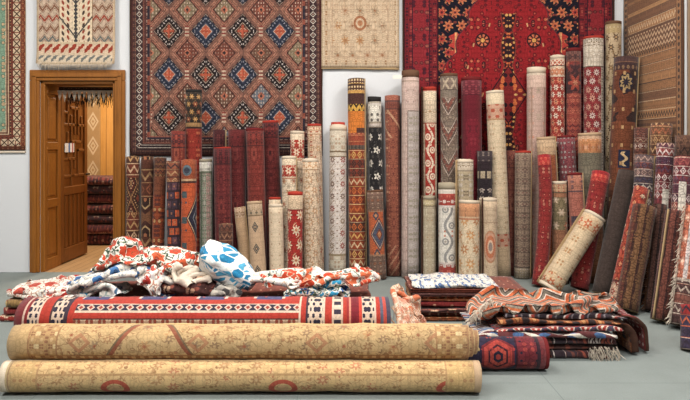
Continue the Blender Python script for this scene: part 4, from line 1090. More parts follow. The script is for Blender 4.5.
def p_pinkframe(t, u, v, L):
    f = t.mix(t.noi(t.vec(u, v, 5.0), 8.0), c(176, 104, 86), c(150, 84, 74))
    k = t.mx(abs(u)/.1, abs(v-L*.35)/(L*.33))
    f = t.mix(abs(k-.72) < .09, f, c(74, 62, 72)); f = t.mix(k < .5, f, c(160, 84, 66))
    f = t.mix((k < .62)*(abs(t.fr((v-u*1.6)/.16)-.5) < .1), f, c(96, 80, 84))
    return TZ(t, v, L, f, [(.02, c(170, 90, 76)), (.16, A(t, u, v, c(172, 108, 88), [c(196, 140, 114), c(120, 84, 84), c(150, 76, 66)], su=.1, sv=.1, cell=.03, seed=4, fill=.4)), (.175, c(90, 66, 70))])
def p_diag(t, u, v, L):
    f = A(t, u, v, PL(t, u, v, c(198, 170, 122), c(214, 190, 144)), [c(176, 130, 86), c(190, 104, 70), c(186, 154, 108)], su=.15, sv=.24, cell=.05, seed=7, fill=.22)
    b = FL(t, u, v, c(206, 176, 128), [c(190, 96, 60), c(196, 120, 80)], c(214, 190, 144), c(186, 140, 96), .1, 6, .42)
    f = t.sel(v, [(0, c(206, 180, 134)), (.03, b), (.13, f)])
    return TZ(t, v, L, f, [(.05, c(206, 180, 134)), (.15, b), (.16, c(180, 130, 90))])
def p_shag(t, u, v, L):
    return t.mix(t.noi(t.uv_e(), 40.0, 4.0, .8), c(34, 27, 26), c(84, 68, 62))
def p_reddiamond(t, u, v, L):
    f = DI(t, u, v, .12, .13, [(0, c(206, 170, 126)), (.2, c(60, 40, 46)), (.32, c(206, 172, 130)), (.44, c(150, 52, 40)), (.8, c(166, 70, 50))], alt=[(0, c(190, 120, 84)), (.3, c(140, 46, 38)), (.7, c(166, 66, 48))], step=.01)
    b = FL(t, u, v, c(186, 152, 116), [c(140, 52, 44)], c(206, 180, 146), c(110, 62, 52), .07, 6, .4)
    return t.sel(v, [(0, b), (.18, c(90, 44, 40)), (.2, f)])
def p_brownstripe(t, u, v, L, a=c(88, 46, 38), b=c(112, 76, 52), d=c(60, 36, 34)):
    f = t.pick(t.white(t.fl(u/.022), 3.0), [a, b, d, a])
    return A(t, u, v, f, [b, d, a], su=.066, sv=.16, cell=.026, seed=5, fill=.3)
def p_heavy(t, u, v, L, sd=1.0, g=None, m=None, h=.08):
    g = g or [c(116, 52, 44), c(90, 44, 42), c(70, 48, 48), c(140, 72, 54)]
    m = m or [c(190, 160, 130), c(150, 88, 66), c(60, 46, 54), c(176, 130, 100)]
    k = KI(t, u, v, h, .055, g, m, sd, 0, .05)
    return A(t, u, v, k, [m[0], g[1], g[0]], su=.08, sv=.12, cell=.028, seed=sd, fill=.2)
def p_whitepanel(t, u, v, L, u0=0.0, vt=.5, sd=2.0):
    f = p_heavy(t, u, v, L, sd, [c(112, 46, 52), c(96, 40, 46), c(126, 56, 54), c(84, 44, 58)], [c(196, 176, 160), c(140, 70, 66), c(80, 56, 76), c(176, 140, 124)], .07)
    return t.mix((abs(u-u0) < .028)*(v < L-vt+.1)*(v > L-vt-.12), f, c(196, 188, 176))
def p_peach(t, u, v, L):
    f = FL(t, u, v, c(176, 96, 72), [c(206, 150, 116), c(120, 62, 54)], c(216, 186, 150), c(150, 76, 60), .08, 5, .42)
    f = t.mix(abs(t.fr(u/.15+.3)-.5) > .4, f, c(190, 176, 160))
    k = KI(t, u, v, .07, .06, [c(80, 54, 52), c(120, 70, 60)], [c(170, 150, 136), c(150, 84, 66)], 3.0)
    return t.sel(v, [(0, k), (.3, c(176, 160, 146)), (.32, f)])

ROLLS = [
 # (top px x, y, bottom px x, width px, start depth of top, lean, label, pattern, options)  back to front
 (193.5, 90, 193.5, 18, 6.69, .05, 'tall thin roll with black and gold floral top over red, against the lozenge carpet', p_blackgold, dict(bind=B_black)),
 (178, 131, 178, 17, 6.69, .05, 'short dark red roll left of the tall black and gold roll', lambda t, u, v, L: dredpat(t, u, v, L, c(126, 48, 40), c(160, 84, 62), c(70, 40, 44), 2), {}),
 (219.5, 130, 219, 15, 6.69, .05, 'narrow dark maroon roll behind the leftmost plum red roll', lambda t, u, v, L: dredpat(t, u, v, L, c(72, 30, 34), c(96, 44, 44), c(50, 26, 32), 3), {}),
 (251, 127, 252, 13, 6.69, .05, 'dark roll end peeping between two red rolls', lambda t, u, v, L: dredpat(t, u, v, L, c(78, 30, 34), c(110, 46, 46), c(52, 24, 30), 4), {}),
 (270, 121, 275, 18.5, 6.69, .06, 'tallest of the dark red rolls, with a bright edge on top', lambda t, u, v, L: dredpat(t, u, v, L, c(96, 34, 34), c(122, 48, 44), c(58, 28, 32), 5), dict(bind=B_red, bh=.02)),
 (132.5, 157, 132.5, 15, 6.69, .05, 'dark brown kilim roll right beside the door frame', p_dark1, {}),
 (147, 157, 147, 14.5, 6.69, .05, 'second dark brown kilim roll from the door', p_dark2, {}),
 (205.5, 159, 206, 15, 6.69, .05, 'pale green and pink floral roll among dark ones', p_palegreen, dict(bind=B_grey)),
 (297, 131, 297, 16, 6.69, .05, 'cream roll with a red blossom band, set back and taller than its neighbour', lambda t, u, v, L: p_creamredband(t, u, v, L, (.09, .27)), dict(bind=B_cream)),
 (314, 124, 317, 17, 6.69, .05, 'tall beige floral roll with a red rim beside the bare wall', lambda t, u, v, L: p_beigefloral(t, u, v, L), dict(bind=B_red, bh=.025)),
 (338, 126, 337, 19.5, 6.66, .07, 'white roll with brown lattice flowers and a red core end', p_whitelattice, dict(fine=.2, bind=B_cream, bh=.05, core=B_red, tele=.03)),
 (356, 79, 357.5, 19.5, 6.66, .07, 'tall orange banded kilim roll with dark brown top', p_bandkilim, dict(fringe=1)),
 (374, 97, 378, 15.5, 6.69, .06, 'black roll with white leaves and a cream upper band', p_blackwhite, dict(bind=B_black, bh=.05)),
 (392, 96, 394, 18, 6.69, .06, 'rust red roll with diagonal corner pattern next to the pale pink one', p_rustcorner, {}),
 (410, 71, 410, 20, 6.66, .07, 'tallest pale pink roll with a folded brown hem on top', p_palepink, dict(fine=.2, bind=B_brown, bh=.07, tagp=1)),
 (429, 87, 430, 17.5, 6.69, .06, 'tall cream roll with red scroll panel and red top rim', p_creamred, dict(bind=B_red, bh=.035)),
 (448.5, 74, 450, 20, 6.69, .06, 'tall grey brown roll with zigzag diamonds', p_greyzig, dict(bind=B_brown)),
 (471, 78, 472, 22.5, 6.69, .06, 'plain wine red roll in front of the crimson hanging', p_wine, dict(bind=B_dred, fine=.2)),
 (494.5, 91, 501.5, 20, 6.62, .1, 'cream roll with an orange blossom band leaning left', p_creamtall, dict(fine=.2, bind=B_cream)),
 (511, 151, 511, 13, 6.69, .05, 'narrow russet roll behind the brown lattice roll', lambda t, u, v, L: dredpat(t, u, v, L, c(124, 66, 56), c(150, 96, 76), c(90, 50, 48), 6), {}),
 (536, 68, 536, 21, 6.69, .06, 'tall faded pink and beige roll with a frayed cream top', p_pinkbeige, dict(fine=.2, bind=B_cream, bh=.06)),
 (557, 56, 557, 16.5, 6.69, .06, 'slim red and white flowered roll with cream rim', p_redwhite, dict(bind=B_cream)),
 (573, 49, 573, 17, 6.69, .06, 'tall dark roll with rust flowers between two pale rolls', p_darkfloral, dict(bind=B_dred)),
 (593, 37, 593, 22, 6.67, .06, 'thick tall roll, cream on top and red below, with a red rim', p_creamtored, dict(bind=B_red, bh=.025)),
 (613, 22, 612, 18, 6.69, .05, 'tallest cream roll with dark blossoms by the right corner', p_creamdark, dict(fine=.2, bind=B_brown)),
 # second row
 (160, 158, 157, 14, 6.6, .05, 'rust brown roll between dark kilims, third from the door', p_rust, {}),
 (172.5, 161, 174, 15, 6.55, .05, 'roll with orange and purple square blocks', p_blocks, {}),
 (188.5, 160, 188.5, 17.5, 6.5, .05, 'bright orange roll with a navy medallion', p_orange, {}),
 (236.5, 130, 237, 20, 6.6, .05, 'dark red roll second in height, right behind the plum one', lambda t, u, v, L: dredpat(t, u, v, L, c(98, 34, 35), c(122, 52, 48), c(64, 28, 32), 7), {}),
 (254.5, 129, 258, 20, 6.55, .06, 'brick red roll with a faint dark medallion, leaning left', lambda t, u, v, L: dredpat(t, u, v, L, c(118, 44, 38), c(142, 64, 52), c(78, 34, 34), 8), dict(bind=B_dred, bh=.02)),
 (222, 147, 224, 19.5, 6.5, .05, 'plum red roll with a lighter rim, leftmost of the dark reds', lambda t, u, v, L: dredpat(t, u, v, L, c(98, 36, 38), c(134, 54, 48), c(64, 30, 34), 9), dict(bind=B_red, bh=.015)),
 (225.5, 224, 226, 16, 6.3, .04, 'low brown patterned roll in front of the plum red roll', lambda t, u, v, L: p_heavy(t, u, v, L, 4.0, [c(104, 62, 48), c(84, 52, 44)], [c(140, 96, 72), c(66, 44, 40)]), {}),
 (289, 156, 290, 17, 6.55, .05, 'cream roll with a red flower band near its top, in the middle row', lambda t, u, v, L: p_creamredband(t, u, v, L, (.09, .2)), dict(bind=B_cream)),
 (310, 159, 312, 19, 6.5, .05, 'cream floral roll standing in front of the red-rimmed beige one', lambda t, u, v, L: p_beigefloral(t, u, v, L, c(212, 186, 144), 5, c(186, 140, 102)), dict(bind=B_cream)),
 (274.5, 197, 275, 14, 6.5, .05, 'red rim of a roll behind the plain cream roll', lambda t, u, v, L: p_creamspots(t, u, v, L), dict(bind=B_red, bh=.025)),
 (240, 207, 247, 14, 6.4, .05, 'short plain tan roll, creased along its side', p_beigeplain, dict(fine=.15)),
 (254, 201, 259, 18, 6.3, .05, 'short tan roll with small dark diamonds', p_tandiamond, dict(bind=B_tan, fine=.15)),
 (275.5, 204, 277, 17.5, 6.35, .05, 'short plain cream roll beside the red and cream one', p_creamspots, dict(bind=B_cream, fine=.15)),
 (295, 192, 294.5, 18, 6.32, .04, 'short red roll with big cream blossoms and a red rim', p_redcream, dict(bind=B_red, bh=.03)),
 (374.5, 190, 378, 19, 6.55, .05, 'shorter orange roll with a blue diamond medallion', p_orangemed, dict(bind=B_brown, bh=.02)),
 (484.5, 151, 484.5, 17.5, 6.5, .05, 'black roll with pale square motifs, behind a cream roll', p_blackgrey, {}),
 (464.5, 160, 465, 20.5, 6.45, .05, 'grey beige roll behind the cream and orange one', p_greybeige, dict(fine=.2, bind=B_cream)),
 (429, 196, 429, 17, 6.5, .04, 'short green beige roll with small flowers', p_greenbeige, dict(fine=.2, bind=B_grey)),
 (447, 183, 447.5, 20, 6.45, .04, 'white roll with grey scrolls and red end bands', p_whitescroll, dict(fine=.2, bind=B_grey, bh=.06)),
 (469, 200, 468.5, 23, 6.4, .04, 'stout cream roll with orange blossoms', p_creamorange, dict(fine=.2, bind=B_cream)),
 (488.5, 198, 489, 20, 6.4, .04, 'cream roll with a single rosy medallion and loose top flap', p_creammed, dict(fine=.2, bind=B_cream, seam=-.9)),
 (523, 151, 522, 18, 6.55, .04, 'brown lattice roll with a thin red rim', p_lattbrown, dict(bind=B_red, bh=.02)),
 (545.5, 137, 553, 20.5, 6.55, .06, 'rust roll with a cream band on top, behind the thin scarlet roll', p_tanorange, dict(bind=B_tan)),
 (565.5, 136, 572, 20, 6.5, .06, 'grey and crimson flowered roll with a red rim, mid height', p_pinkgrey, dict(bind=B_dred, bh=.02)),
 (589, 133, 592, 25, 6.4, .06, 'wide slack grey green roll with a tan top', p_greygreen, dict(bind=B_tan, rough=.05)),
 (626, 58, 616, 26, 6.4, .1, 'big dark rust roll with a navy and cream emblem, right of the tall pale rolls', p_ikatrust, dict(rough=.06)),
 (559, 181, 560, 16.5, 6.4, .04, 'low olive and cream flowered roll behind the leaning cream one', p_olivecream, dict(bind=B_cream)),
 (574.5, 173, 580, 16.5, 6.4, .05, 'low dusty pink roll with a dark frame pattern', p_pinkframe, dict(bind=B_dred, bh=.02)),
 (543.5, 155, 539, 15.5, 6.25, .2, 'thin scarlet roll standing crooked in front of the rust roll', p_bright, dict(bow=(.035, 0, 0), rough=.07, fixb=(538, 286))),
 (600.5, 173, 581, 20, 6.2, .25, 'scarlet roll leaning right behind the cream one', p_bright, dict(rough=.06, fixb=(579, 291))),
 # along the right wall
 (641, 128, 636, 15, 6.3, .1, 'mottled red and white roll behind the right-hand heap', lambda t, u, v, L: p_heavy(t, u, v, L, 2.0, [c(110, 64, 54), c(130, 92, 78)], [c(190, 170, 146), c(84, 54, 50), c(150, 120, 100)], .05), {}),
 (661, 124, 655, 23, 5.75, .1, 'brown rust kilim roll in front of the banded wall kilim', lambda t, u, v, L: p_heavy(t, u, v, L, 6.0, [c(110, 72, 50), c(132, 84, 56), c(90, 58, 44)], [c(70, 46, 40), c(170, 130, 90), c(150, 84, 58)]), {}),
 (684, 136, 678, 20, 5.35, .1, 'dark brown roll at the right edge below the tan kilim', lambda t, u, v, L: p_heavy(t, u, v, L, 8.0, [c(66, 46, 40), c(84, 56, 46)], [c(110, 76, 58), c(50, 36, 34)]), {}),
 (644, 156, 637, 20, 5.9, .15, 'grey, navy and cream banded roll in the right-hand heap', lambda t, u, v, L: p_heavy(t, u, v, L, 11.0, [c(96, 76, 76), c(110, 60, 58), c(70, 56, 64)], [c(190, 180, 166), c(64, 60, 80), c(150, 120, 110)], .06), dict(rough=.05)),
 (665.5, 144, 657, 20, 5.55, .15, 'maroon roll with white stripe panel, taller of the pair', lambda t, u, v, L: p_whitepanel(t, u, v, L, -.01, .48, 2.0), {}),
 (683, 157, 675, 20, 5.3, .15, 'maroon roll with white stripe panel, nearer the right edge', lambda t, u, v, L: p_whitepanel(t, u, v, L, -.025, .3, 5.0), {}),
 (627, 172, 603, 20, 6.0, .25, 'black shaggy roll leaning right', p_shag, dict(fine=.2, rough=.06, fixb=(601, 300))),
 (641, 188, 616, 16, 5.9, .25, 'red roll with cream diamonds, leaning beside the black shaggy roll', p_reddiamond, dict(fixb=(614, 303))),
 (661, 205, 650, 14, 5.55, .2, 'thin dark brown roll with frayed sides between thicker ones', lambda t, u, v, L: p_brownstripe(t, u, v, L, c(64, 40, 36), c(84, 54, 46), c(46, 32, 32)), dict(fr_side=M_brownwool, rough=.06)),
 (644, 207, 628, 25, 5.45, .2, 'thick brown and gold streaked roll leaning at the front of the heap', lambda t, u, v, L: p_brownstripe(t, u, v, L, c(92, 46, 36), c(106, 72, 46), c(60, 36, 32)), dict(rough=.07, fixb=(626, 313))),
 (675, 212, 661, 20, 5.2, .2, 'dark red brown roll, second from the right edge', lambda t, u, v, L: p_brownstripe(t, u, v, L, c(88, 40, 36), c(104, 56, 46), c(60, 34, 34)), dict(rough=.06, fixb=(660, 320))),
 (694, 208, 681, 25, 5.05, .2, 'peach and white fringed roll at the right edge', p_peach, dict(fr_side=M_cream, fixb=(679, 327))),
 # leaning across the front
 (595, 215, 549, 26, 5.95, .08, 'cream roll with orange end flowers lying at a slant against the scarlet rolls', p_diag, dict(fine=.2, bind=B_cream, bb=B_cream, bh=.03, fixb=(548, 291), seam=-2.0)),
]
def seg_dist(p1, q1, p2, q2):
    d1, d2, r = q1-p1, q2-p2, p1-p2
    a, e, f = d1.dot(d1), d2.dot(d2), d2.dot(r)
    cc, b = d1.dot(r), d1.dot(d2); den = a*e-b*b
    s = max(0, min(1, (b*f-cc*e)/den)) if den > 1e-9 else 0
    tt = (b*s+f)/e
    if tt < 0: tt = 0; s = max(0, min(1, -cc/a))
    elif tt > 1: tt = 1; s = max(0, min(1, (b-cc)/a))
    return ((p1+d1*s)-(p2+d2*tt)).length
placed = []
def place(spec):
    tx, ty, bx, w, Yt, lean, label, pat, op = spec
    Y = Yt; best = None
    if 'fixb' in op:
        Yb0 = CH*F/(op['fixb'][1]-HY)+.09; bx = op['fixb'][0]; lean = max(lean, .0)
        Y = Yb0+lean
    for k in range(240):
        Yb = Y-lean
        r = w/2*Y/F*.925
        top = P(tx, ty, Y)
        bot = Vector(((bx-CX)*Yb/F, Yb, 0))
        d = (top-bot).normalized(); bot.z = r*math.sqrt(max(0, 1-d.z*d.z))+.001
        ok = top.y+r < WALL-.028 and max(top.x, bot.x)+r < XR-.03
        if ok:
            for (b2, t2, r2, _) in placed:
                if abs((b2.x+t2.x)-(bot.x+top.x))/2 > .9: continue
                if seg_dist(bot, top, b2, t2) < (r+r2)*1.005: ok = False; break
        if ok: break
        Y -= .012
    placed.append((bot, top, r, label))
    return bot, top, r
ROLL_REPORT = []
for i, spec in enumerate(ROLLS):
    bot, top, r = place(spec)
    op = spec[8]; L = (top-bot).length
    ROLL_REPORT.append((i, spec[6][:40], round(bot.y, 2), round(top.y, 2), round(top.x, 2), round(r, 3)))
    t = T('carpet_weave_%d' % i)
    t.u = t.u  # metres round the roll, 0 facing the room
    off = (i*.37) % 1*.05
    m = t.done(spec[7](t, t.u, t.v, L), .45, fine=op.get('fine', .34 if i < 55 else .5))
    rnd = random.Random(i*7+1)
    seam = op.get('seam', rnd.choice([1.9, 2.3, 2.7, -2.6]) if rnd.random() < .6 else rnd.choice([1.25, -1.2, 1.0]))
    bind = op.get('bind'); bh = op.get('bh', .03)
    needs_root = any(k in op for k in ('fringe', 'tagp', 'fr_side', 'core'))
    edge = M_jdark if i % 3 == 0 else M_jute
    o = roll('rolled_carpet', bot, top, r, m, edge, seed=i+1, seam=seam, rough=op.get('rough', .02)*.6, bow=op.get('bow'),
             binding=bind, bindh=bh, bottom_binding=op.get('bb'), label=spec[6], cat='carpet', group=GR, tele=(0, op.get('tele', rnd.uniform(-.015, .012))))
    ax = (top-bot).normalized(); e1 = Vector((0, -1, 0)); e1 = (e1-ax*e1.dot(ax)).normalized(); e2 = ax.cross(e1)
    if 'fringe' in op:
        strands('fringe', [(bot+ax*(L*(.5+.5*k/60))+e2*r*.96+e1*r*.2, (1, -.2, .1)) for k in range(60)], M_cream, o, .022, .002, 3, .4)
    if 'fr_side' in op:
        strands('fringe', [(bot+ax*(L*k/110)-e2*r*.9+e1*r*.35, (-1, -.5, 0)) for k in range(110)], op['fr_side'], o, .035, .0032, 3, .6)
    if seam < 1.5 and seam > -2.3:
        b = MB(); a = seam
        if not o.data: off_ = parent_loc(o)
        bw = Vector(op.get('bow') or (0, 0, 0))
        b.tube([bot+ax*(L*k/14)+bw*4*(k/14)*(1-k/14)+(e1*math.cos(a)+e2*math.sin(a))*(r+.002) for k in range(15)], .006, 6)
        b.build('selvedge_cord', edge, o, True)
    if 'tagp' in op:
        b = MB(); p = top-e2*(r+.05)-ax*.075
        b.box(p.x-.035, p.x+.05, p.y-.1, p.y-.096, p.z-.012, p.z+.025)
        b.tube([(p.x+.05, p.y-.098, p.z), (top.x-r*.9, top.y-r*.45, top.z-.05)], .003, 6)
        tag(b.build('price_tag', flatmat('paper_tag', c(222, 220, 212), .7), o), 'small white paper tag')
    if 'core' in op:
        b = MB(); b.tube([top-ax*.1, top+ax*.035], r*.78, 20); b.build('red_roll_core', op['core'], o, True)
# ================================================================ FRONT PILE
def mat(name, fn, wear=.35, bump=.25, fine=.3, crease=0.0, gain=1.0):
    t = T(name); return t.done(fn(t, t.u, t.v), wear, 9.0, bump, fine=fine, crease=crease, gain=gain)
def rollx(name, px0, px1, Y, z, r, m, edge, **k):
    B = Vector(((px0-CX)*Y/F, Y, z)); Tp = Vector(((px1-CX)*Y/F, Y, z))
    return roll(name, B, Tp, r, m, edge, nl=26, **k)
# lower beige roll: u>0 turns downwards on the side facing the room, v runs left to right
LW = (480-3)*3.49/F
ROSY = False
def p_low(t, u, v):
    g = PL(t, u, v, c(196, 158, 104), c(214, 178, 124), 6.0)
    f = A(t, u, v, g, [c(166, 124, 80), c(206, 172, 120), c(150, 110, 74), c(190, 140, 92)], su=.3, sv=.47, cell=.042, seed=3, fill=.25)
    w_ = t.noi(t.vec(u, v, 1.0), 9.0, 2.0)-.5
    f = t.mix(abs(t.fr((t.pp(v, .235)*1.0+w_*.35)/.085)-.5) < .035, f, c(176, 134, 90)); f = t.mix(abs(t.fr((u+w_*.3)/.075)-.5) < .035, f, c(176, 134, 90))
    f = t.mix(t.noi(t.vec(u, v, 7.0), 5.0, 2.0) > .5, f, FL(t, u, v, g, [c(176, 132, 88), c(184, 120, 84)], c(206, 170, 120), c(170, 132, 90), .085, 7, .36))
    f = t.mix(abs(t.fr((u+.03)/.11)-.5) > .44, f, c(178, 138, 92))
    h = t.hyp(t.fr(v/.86-.19)*.86-.43, (u-.055)*1.3)
    ring = (h < .075)*(h > .045)
    f = t.mix(ring, f, c(186, 82, 60)); f = t.mix(h < .03, f, c(206, 160, 116))
    b = A(t, u, v, c(198, 160, 104), [c(160, 120, 80), c(214, 184, 130), c(180, 132, 88)], su=.09, sv=.1, cell=.028, seed=5, fill=.4)
    e = t.mn(v, LW-v)
    return t.sel(e, [(0, c(212, 182, 130)), (.045, c(170, 130, 88)), (.052, b), (.19, c(176, 136, 92)), (.2, f)])
ml_ = mat('lower_beige_weave', p_low, .4, .25, .16, 0.0, .96)
rollx('rolled_carpet', 5, 479, 3.49, .089, .088, ml_, M_cream, seed=91, seam=-2.4, binding=B_tan, bottom_binding=B_cream, bindh=.035, rough=.03,
      label='long pale gold carpet roll lying lowest and nearest on the floor', group='long rolls lying in front', bow=(0, .012, 0))
UW = (478-12)*3.585/F
def p_up(t, u, v):
    g = PL(t, u, v, c(186, 150, 100), c(204, 170, 120), 5.0)
    f = FL(t, u, v, g, [c(186, 140, 92), c(160, 130, 96), c(190, 156, 108)], c(166, 96, 66), c(172, 140, 96), .13, 7, .26)
    f = A(t, u, v, f, [c(140, 106, 74), c(196, 160, 112), c(166, 118, 80)], su=.33, sv=.56, cell=.045, seed=6, fill=.22)
    w_ = t.noi(t.vec(u, v, 4.0), 8.0, 2.0)-.5
    f = t.mix(abs(t.fr((t.pp(v, .28)+w_*.4)/.11)-.5) < .028, f, c(160, 120, 82)); f = t.mix(abs(t.fr((u+w_*.35)/.09)-.5) < .028, f, c(156, 118, 80))
    f = t.mix(t.noi(t.vec(u, v, 3.0), 5.0, 2.0) > .52, f, FL(t, u, v, g, [c(166, 122, 82), c(150, 116, 84)], c(200, 164, 114), c(160, 124, 84), .08, 7, .34))
    # slanting red-brown lines of big cartouches
    m = t.fr(v/1.12+.32)
    s1 = abs(t.pp(v-.74, .86)-(.1+(u+.12)*.62)) < .012
    f = t.mix(s1, f, c(150, 84, 60)); f = t.mix((abs(t.pp(v-.74, .86)-(.117+(u+.12)*.62)) < .006), f, c(120, 98, 72))
    d = t.hyp(t.fr(v/.62-.1)*.62-.31, u+.02); d2 = t.mx(abs(t.fr(v/.62-.1)*.62-.31), abs(u+.02))
    f = t.mix((abs(t.fr(v/.62-.1)*.62-.31)+abs(u+.02) < .06)*(abs(t.fr(v/.62-.1)*.62-.31)+abs(u+.02) > .035), f, c(178, 124, 86))
    bl = t.mix(abs(t.fr(v/.045)-.5) < .24, c(168, 124, 82), c(206, 174, 126))
    f = t.sel(u, [(-9, f), (.055, c(160, 114, 76)), (.062, bl), (.085, c(160, 114, 76)), (.092, A(t, u, v, g, [c(160, 124, 84), c(206, 174, 124)], su=.05, sv=.07, cell=.022, seed=8))])
    e = t.mn(v, UW-v)
    bb = A(t, u, v, c(180, 140, 92), [c(212, 184, 134), c(150, 100, 70), c(196, 160, 110)], su=.075, sv=.1, cell=.019, seed=9, fill=.4)
    return t.sel(e, [(0, c(190, 154, 104)), (.1, c(168, 122, 82)), (.108, bb), (.25, c(168, 122, 82)), (.258, f)])
mu_ = mat('upper_beige_weave', p_up, .4, .25, .16, 0.0, .96)
rollx('rolled_carpet', 16, 464, 3.585, .239, .1, mu_, flatmat('tan_edge', c(196, 164, 112), .95), seed=92, seam=-2.2, rough=.03, tele=(-.02, .085),
      label='long tan carpet roll with brown cartouche lines resting on the lowest roll', group='long rolls lying in front')
ROSY = True
# dark red and navy roll on the floor behind
def p_navyred(t, u, v):
    f = ME(t, v, u, .36, [(0, c(150, 50, 44)), (.1, c(36, 30, 50)), (.2, c(170, 62, 50)), (.34, c(60, 26, 38)), (.42, c(166, 56, 48)), (.6, c(110, 34, 40)), (.7, c(40, 34, 56))], u0=2.62, v0=-.0, wide=.13, hexa=.5)
    f = A(t, u, v, f, [c(34, 30, 50), c(150, 46, 44), c(110, 34, 40)], su=.09, sv=.12, cell=.03, seed=4, fill=.24)
    b = A(t, u, v, c(110, 34, 42), [c(60, 28, 42), c(150, 54, 50), c(34, 28, 46)], su=.12, sv=.13, cell=.03, seed=5, fill=.42)
    W = 2.91
    return t.sel(v, [(0, f), (W-.19, c(54, 26, 40)), (W-.18, b), (W-.07, c(50, 24, 38)), (W-.05, c(124, 38, 44))])
mn_ = mat('navy_red_weave', p_navyred)
rollx('rolled_carpet', 40, 545, 3.86, .097, .095, mn_, M_jdark, seed=93, seam=2.0, rough=.02, binding=B_dred, bindh=.02,
      label='dark red and navy roll on the floor, its end showing right of the beige rolls', group='long rolls lying in front')
# the red bordered carpet, a flattened roll on top
RY, RZ = 3.865, .308
RWid = (390-17)*3.75/F
def p_redrug(t, u, v):
    k = RWid/373.0            # metres per photo pixel along the roll
    red = c(172, 50, 38)
    mot = A(t, v, u, c(206, 182, 144), [c(56, 48, 66), c(140, 60, 50), c(206, 184, 150), c(96, 80, 82)], su=.15, sv=.09, cell=.03, seed=3, fill=.42)
    strip = BO(t, u+.112, v, .05, c(50, 44, 62), c(196, 170, 140), c(150, 52, 46), c(206, 182, 148), .055)
    low = A(t, u, v, c(176, 146, 110), [c(84, 60, 52), c(140, 66, 52), c(206, 180, 140), c(64, 50, 54)], su=.06, sv=.07, cell=.022, seed=5, fill=.42)
    f = t.sel(u, [(-9, red), (-.185, red), (-.112, strip), (-.062, c(206, 182, 148)), (-.054, red), (-.022, c(70, 46, 46)), (-.015, low), (.05, c(150, 120, 92))])
    # upper edge: cream framed blue cartouches
    q = t.fr(v/.33+.25)-.5
    box = (abs(q) < .27)*(u < -.165)
    f = t.mix(box, f, c(206, 186, 160)); f = t.mix((abs(q) < .22)*(u < -.15), f, A(t, u, v, c(70, 70, 112), [c(190, 80, 66), c(206, 186, 160), c(60, 60, 96)], su=.1, sv=.12, cell=.03, seed=7))
    vb = t.mix(abs(t.fr(u/.06)-.5) < .26, c(52, 46, 62), c(206, 182, 148))
    X_ = lambda px: (px-17)*k
    darkm = A(t, u, v, c(206, 180, 146), [c(46, 42, 60), c(150, 60, 52), c(70, 64, 84)], su=.075, sv=.07, cell=.026, seed=9, fill=.42)
    return t.sel(v, [(0, c(120, 30, 36)), (X_(25), c(206, 170, 140)), (X_(27), c(130, 34, 38)), (X_(30), darkm), (X_(40), c(206, 176, 144)), (X_(42), red), (X_(52), c(70, 50, 52)), (X_(54), darkm), (X_(66), c(60, 48, 60)), (X_(70), red), (X_(76), f),
                     (X_(299), c(206, 182, 148)), (X_(301), red), (X_(306), c(60, 46, 58)), (X_(308), darkm), (X_(323), c(206, 182, 148)), (X_(325), red), (X_(332), c(206, 178, 146)), (X_(334), vb), (X_(341), c(206, 170, 140)), (X_(343), red), (X_(347), c(150, 40, 44)), (X_(349), c(196, 120, 100)), (X_(351), c(120, 30, 40)), (X_(359), c(196, 60, 46)), (X_(362), darkm), (X_(374), c(206, 180, 150)), (X_(376), red), (X_(380), c(84, 84, 104)), (X_(383), c(190, 70, 58)), (X_(386), c(70, 64, 84))])
mr_ = mat('red_border_weave', p_redrug, .3, .25, .16)
rollx('rolled_carpet', 17, 390, 3.75, RZ, .118, mr_, M_jdark, seed=94, seam=2.6, flat=(1.5, 1.0), rough=.015, bow=(0, 0, .0), thick=.02,
      label='scarlet bordered carpet rolled flat across the top of the front pile', group='long rolls lying in front')
for o in list(COL.objects):
    if o.get('label', '').startswith('scarlet bordered'): o.location.y += RY-3.75
# ---- supporting folded rugs under the textiles
fm = []
for k, (g, cs) in enumerate((
    (c(96, 40, 38), [c(150, 70, 54), c(60, 34, 38), c(176, 130, 96)]), (c(150, 44, 38), [c(206, 170, 130), c(70, 66, 60), c(120, 36, 36)]),
    (c(120, 92, 52), [c(90, 70, 44), c(160, 60, 44), c(170, 140, 86)]), (c(112, 52, 40), [c(190, 150, 110), c(70, 40, 40), c(150, 76, 54)]),
    (c(72, 42, 40), [c(130, 66, 54), c(176, 140, 112), c(48, 34, 42)]), (c(140, 74, 44), [c(200, 150, 90), c(84, 52, 44), c(176, 100, 60)]),
    (c(128, 40, 40), [c(186, 140, 110), c(64, 36, 46), c(160, 64, 54)]))):
    t = T('folded_weave_%d' % k); fm.append(t.done(A(t, t.u, t.v, g, cs, line=g, su=.15, sv=.13, cell=.032, seed=60+k, fill=.43), .4, fine=.3, gain=1.3))
GS = 'folded rugs under the printed cloths'
z = 0.0
folded('folded_rug', -1.72, .16, 4.1, .62, 0, .364, 6, fm[3], M_jdark, seed=110, wave=.012, label='thick brown red folded rug under the heap of printed cloths', cat='rug', group=GS)
z = 0.0
GL = 'folded kilims at the left end'
for k, (h, mi_, lab) in enumerate(((.05, 1, 'red and white folded kilim lowest at the left end of the pile'), (.05, 6, 'red folded kilim in the middle of the small stack at far left'), (.06, 2, 'olive gold folded kilim topmost at the far left'))):
    folded('folded_kilim', -2.52+.03*k, -1.8, 4.9-.02*k, .55, z, h, 2, fm[mi_], M_jdark, seed=120+k, wave=.01, label=lab, cat='kilim', group=GL, nx=14); z += h+.003
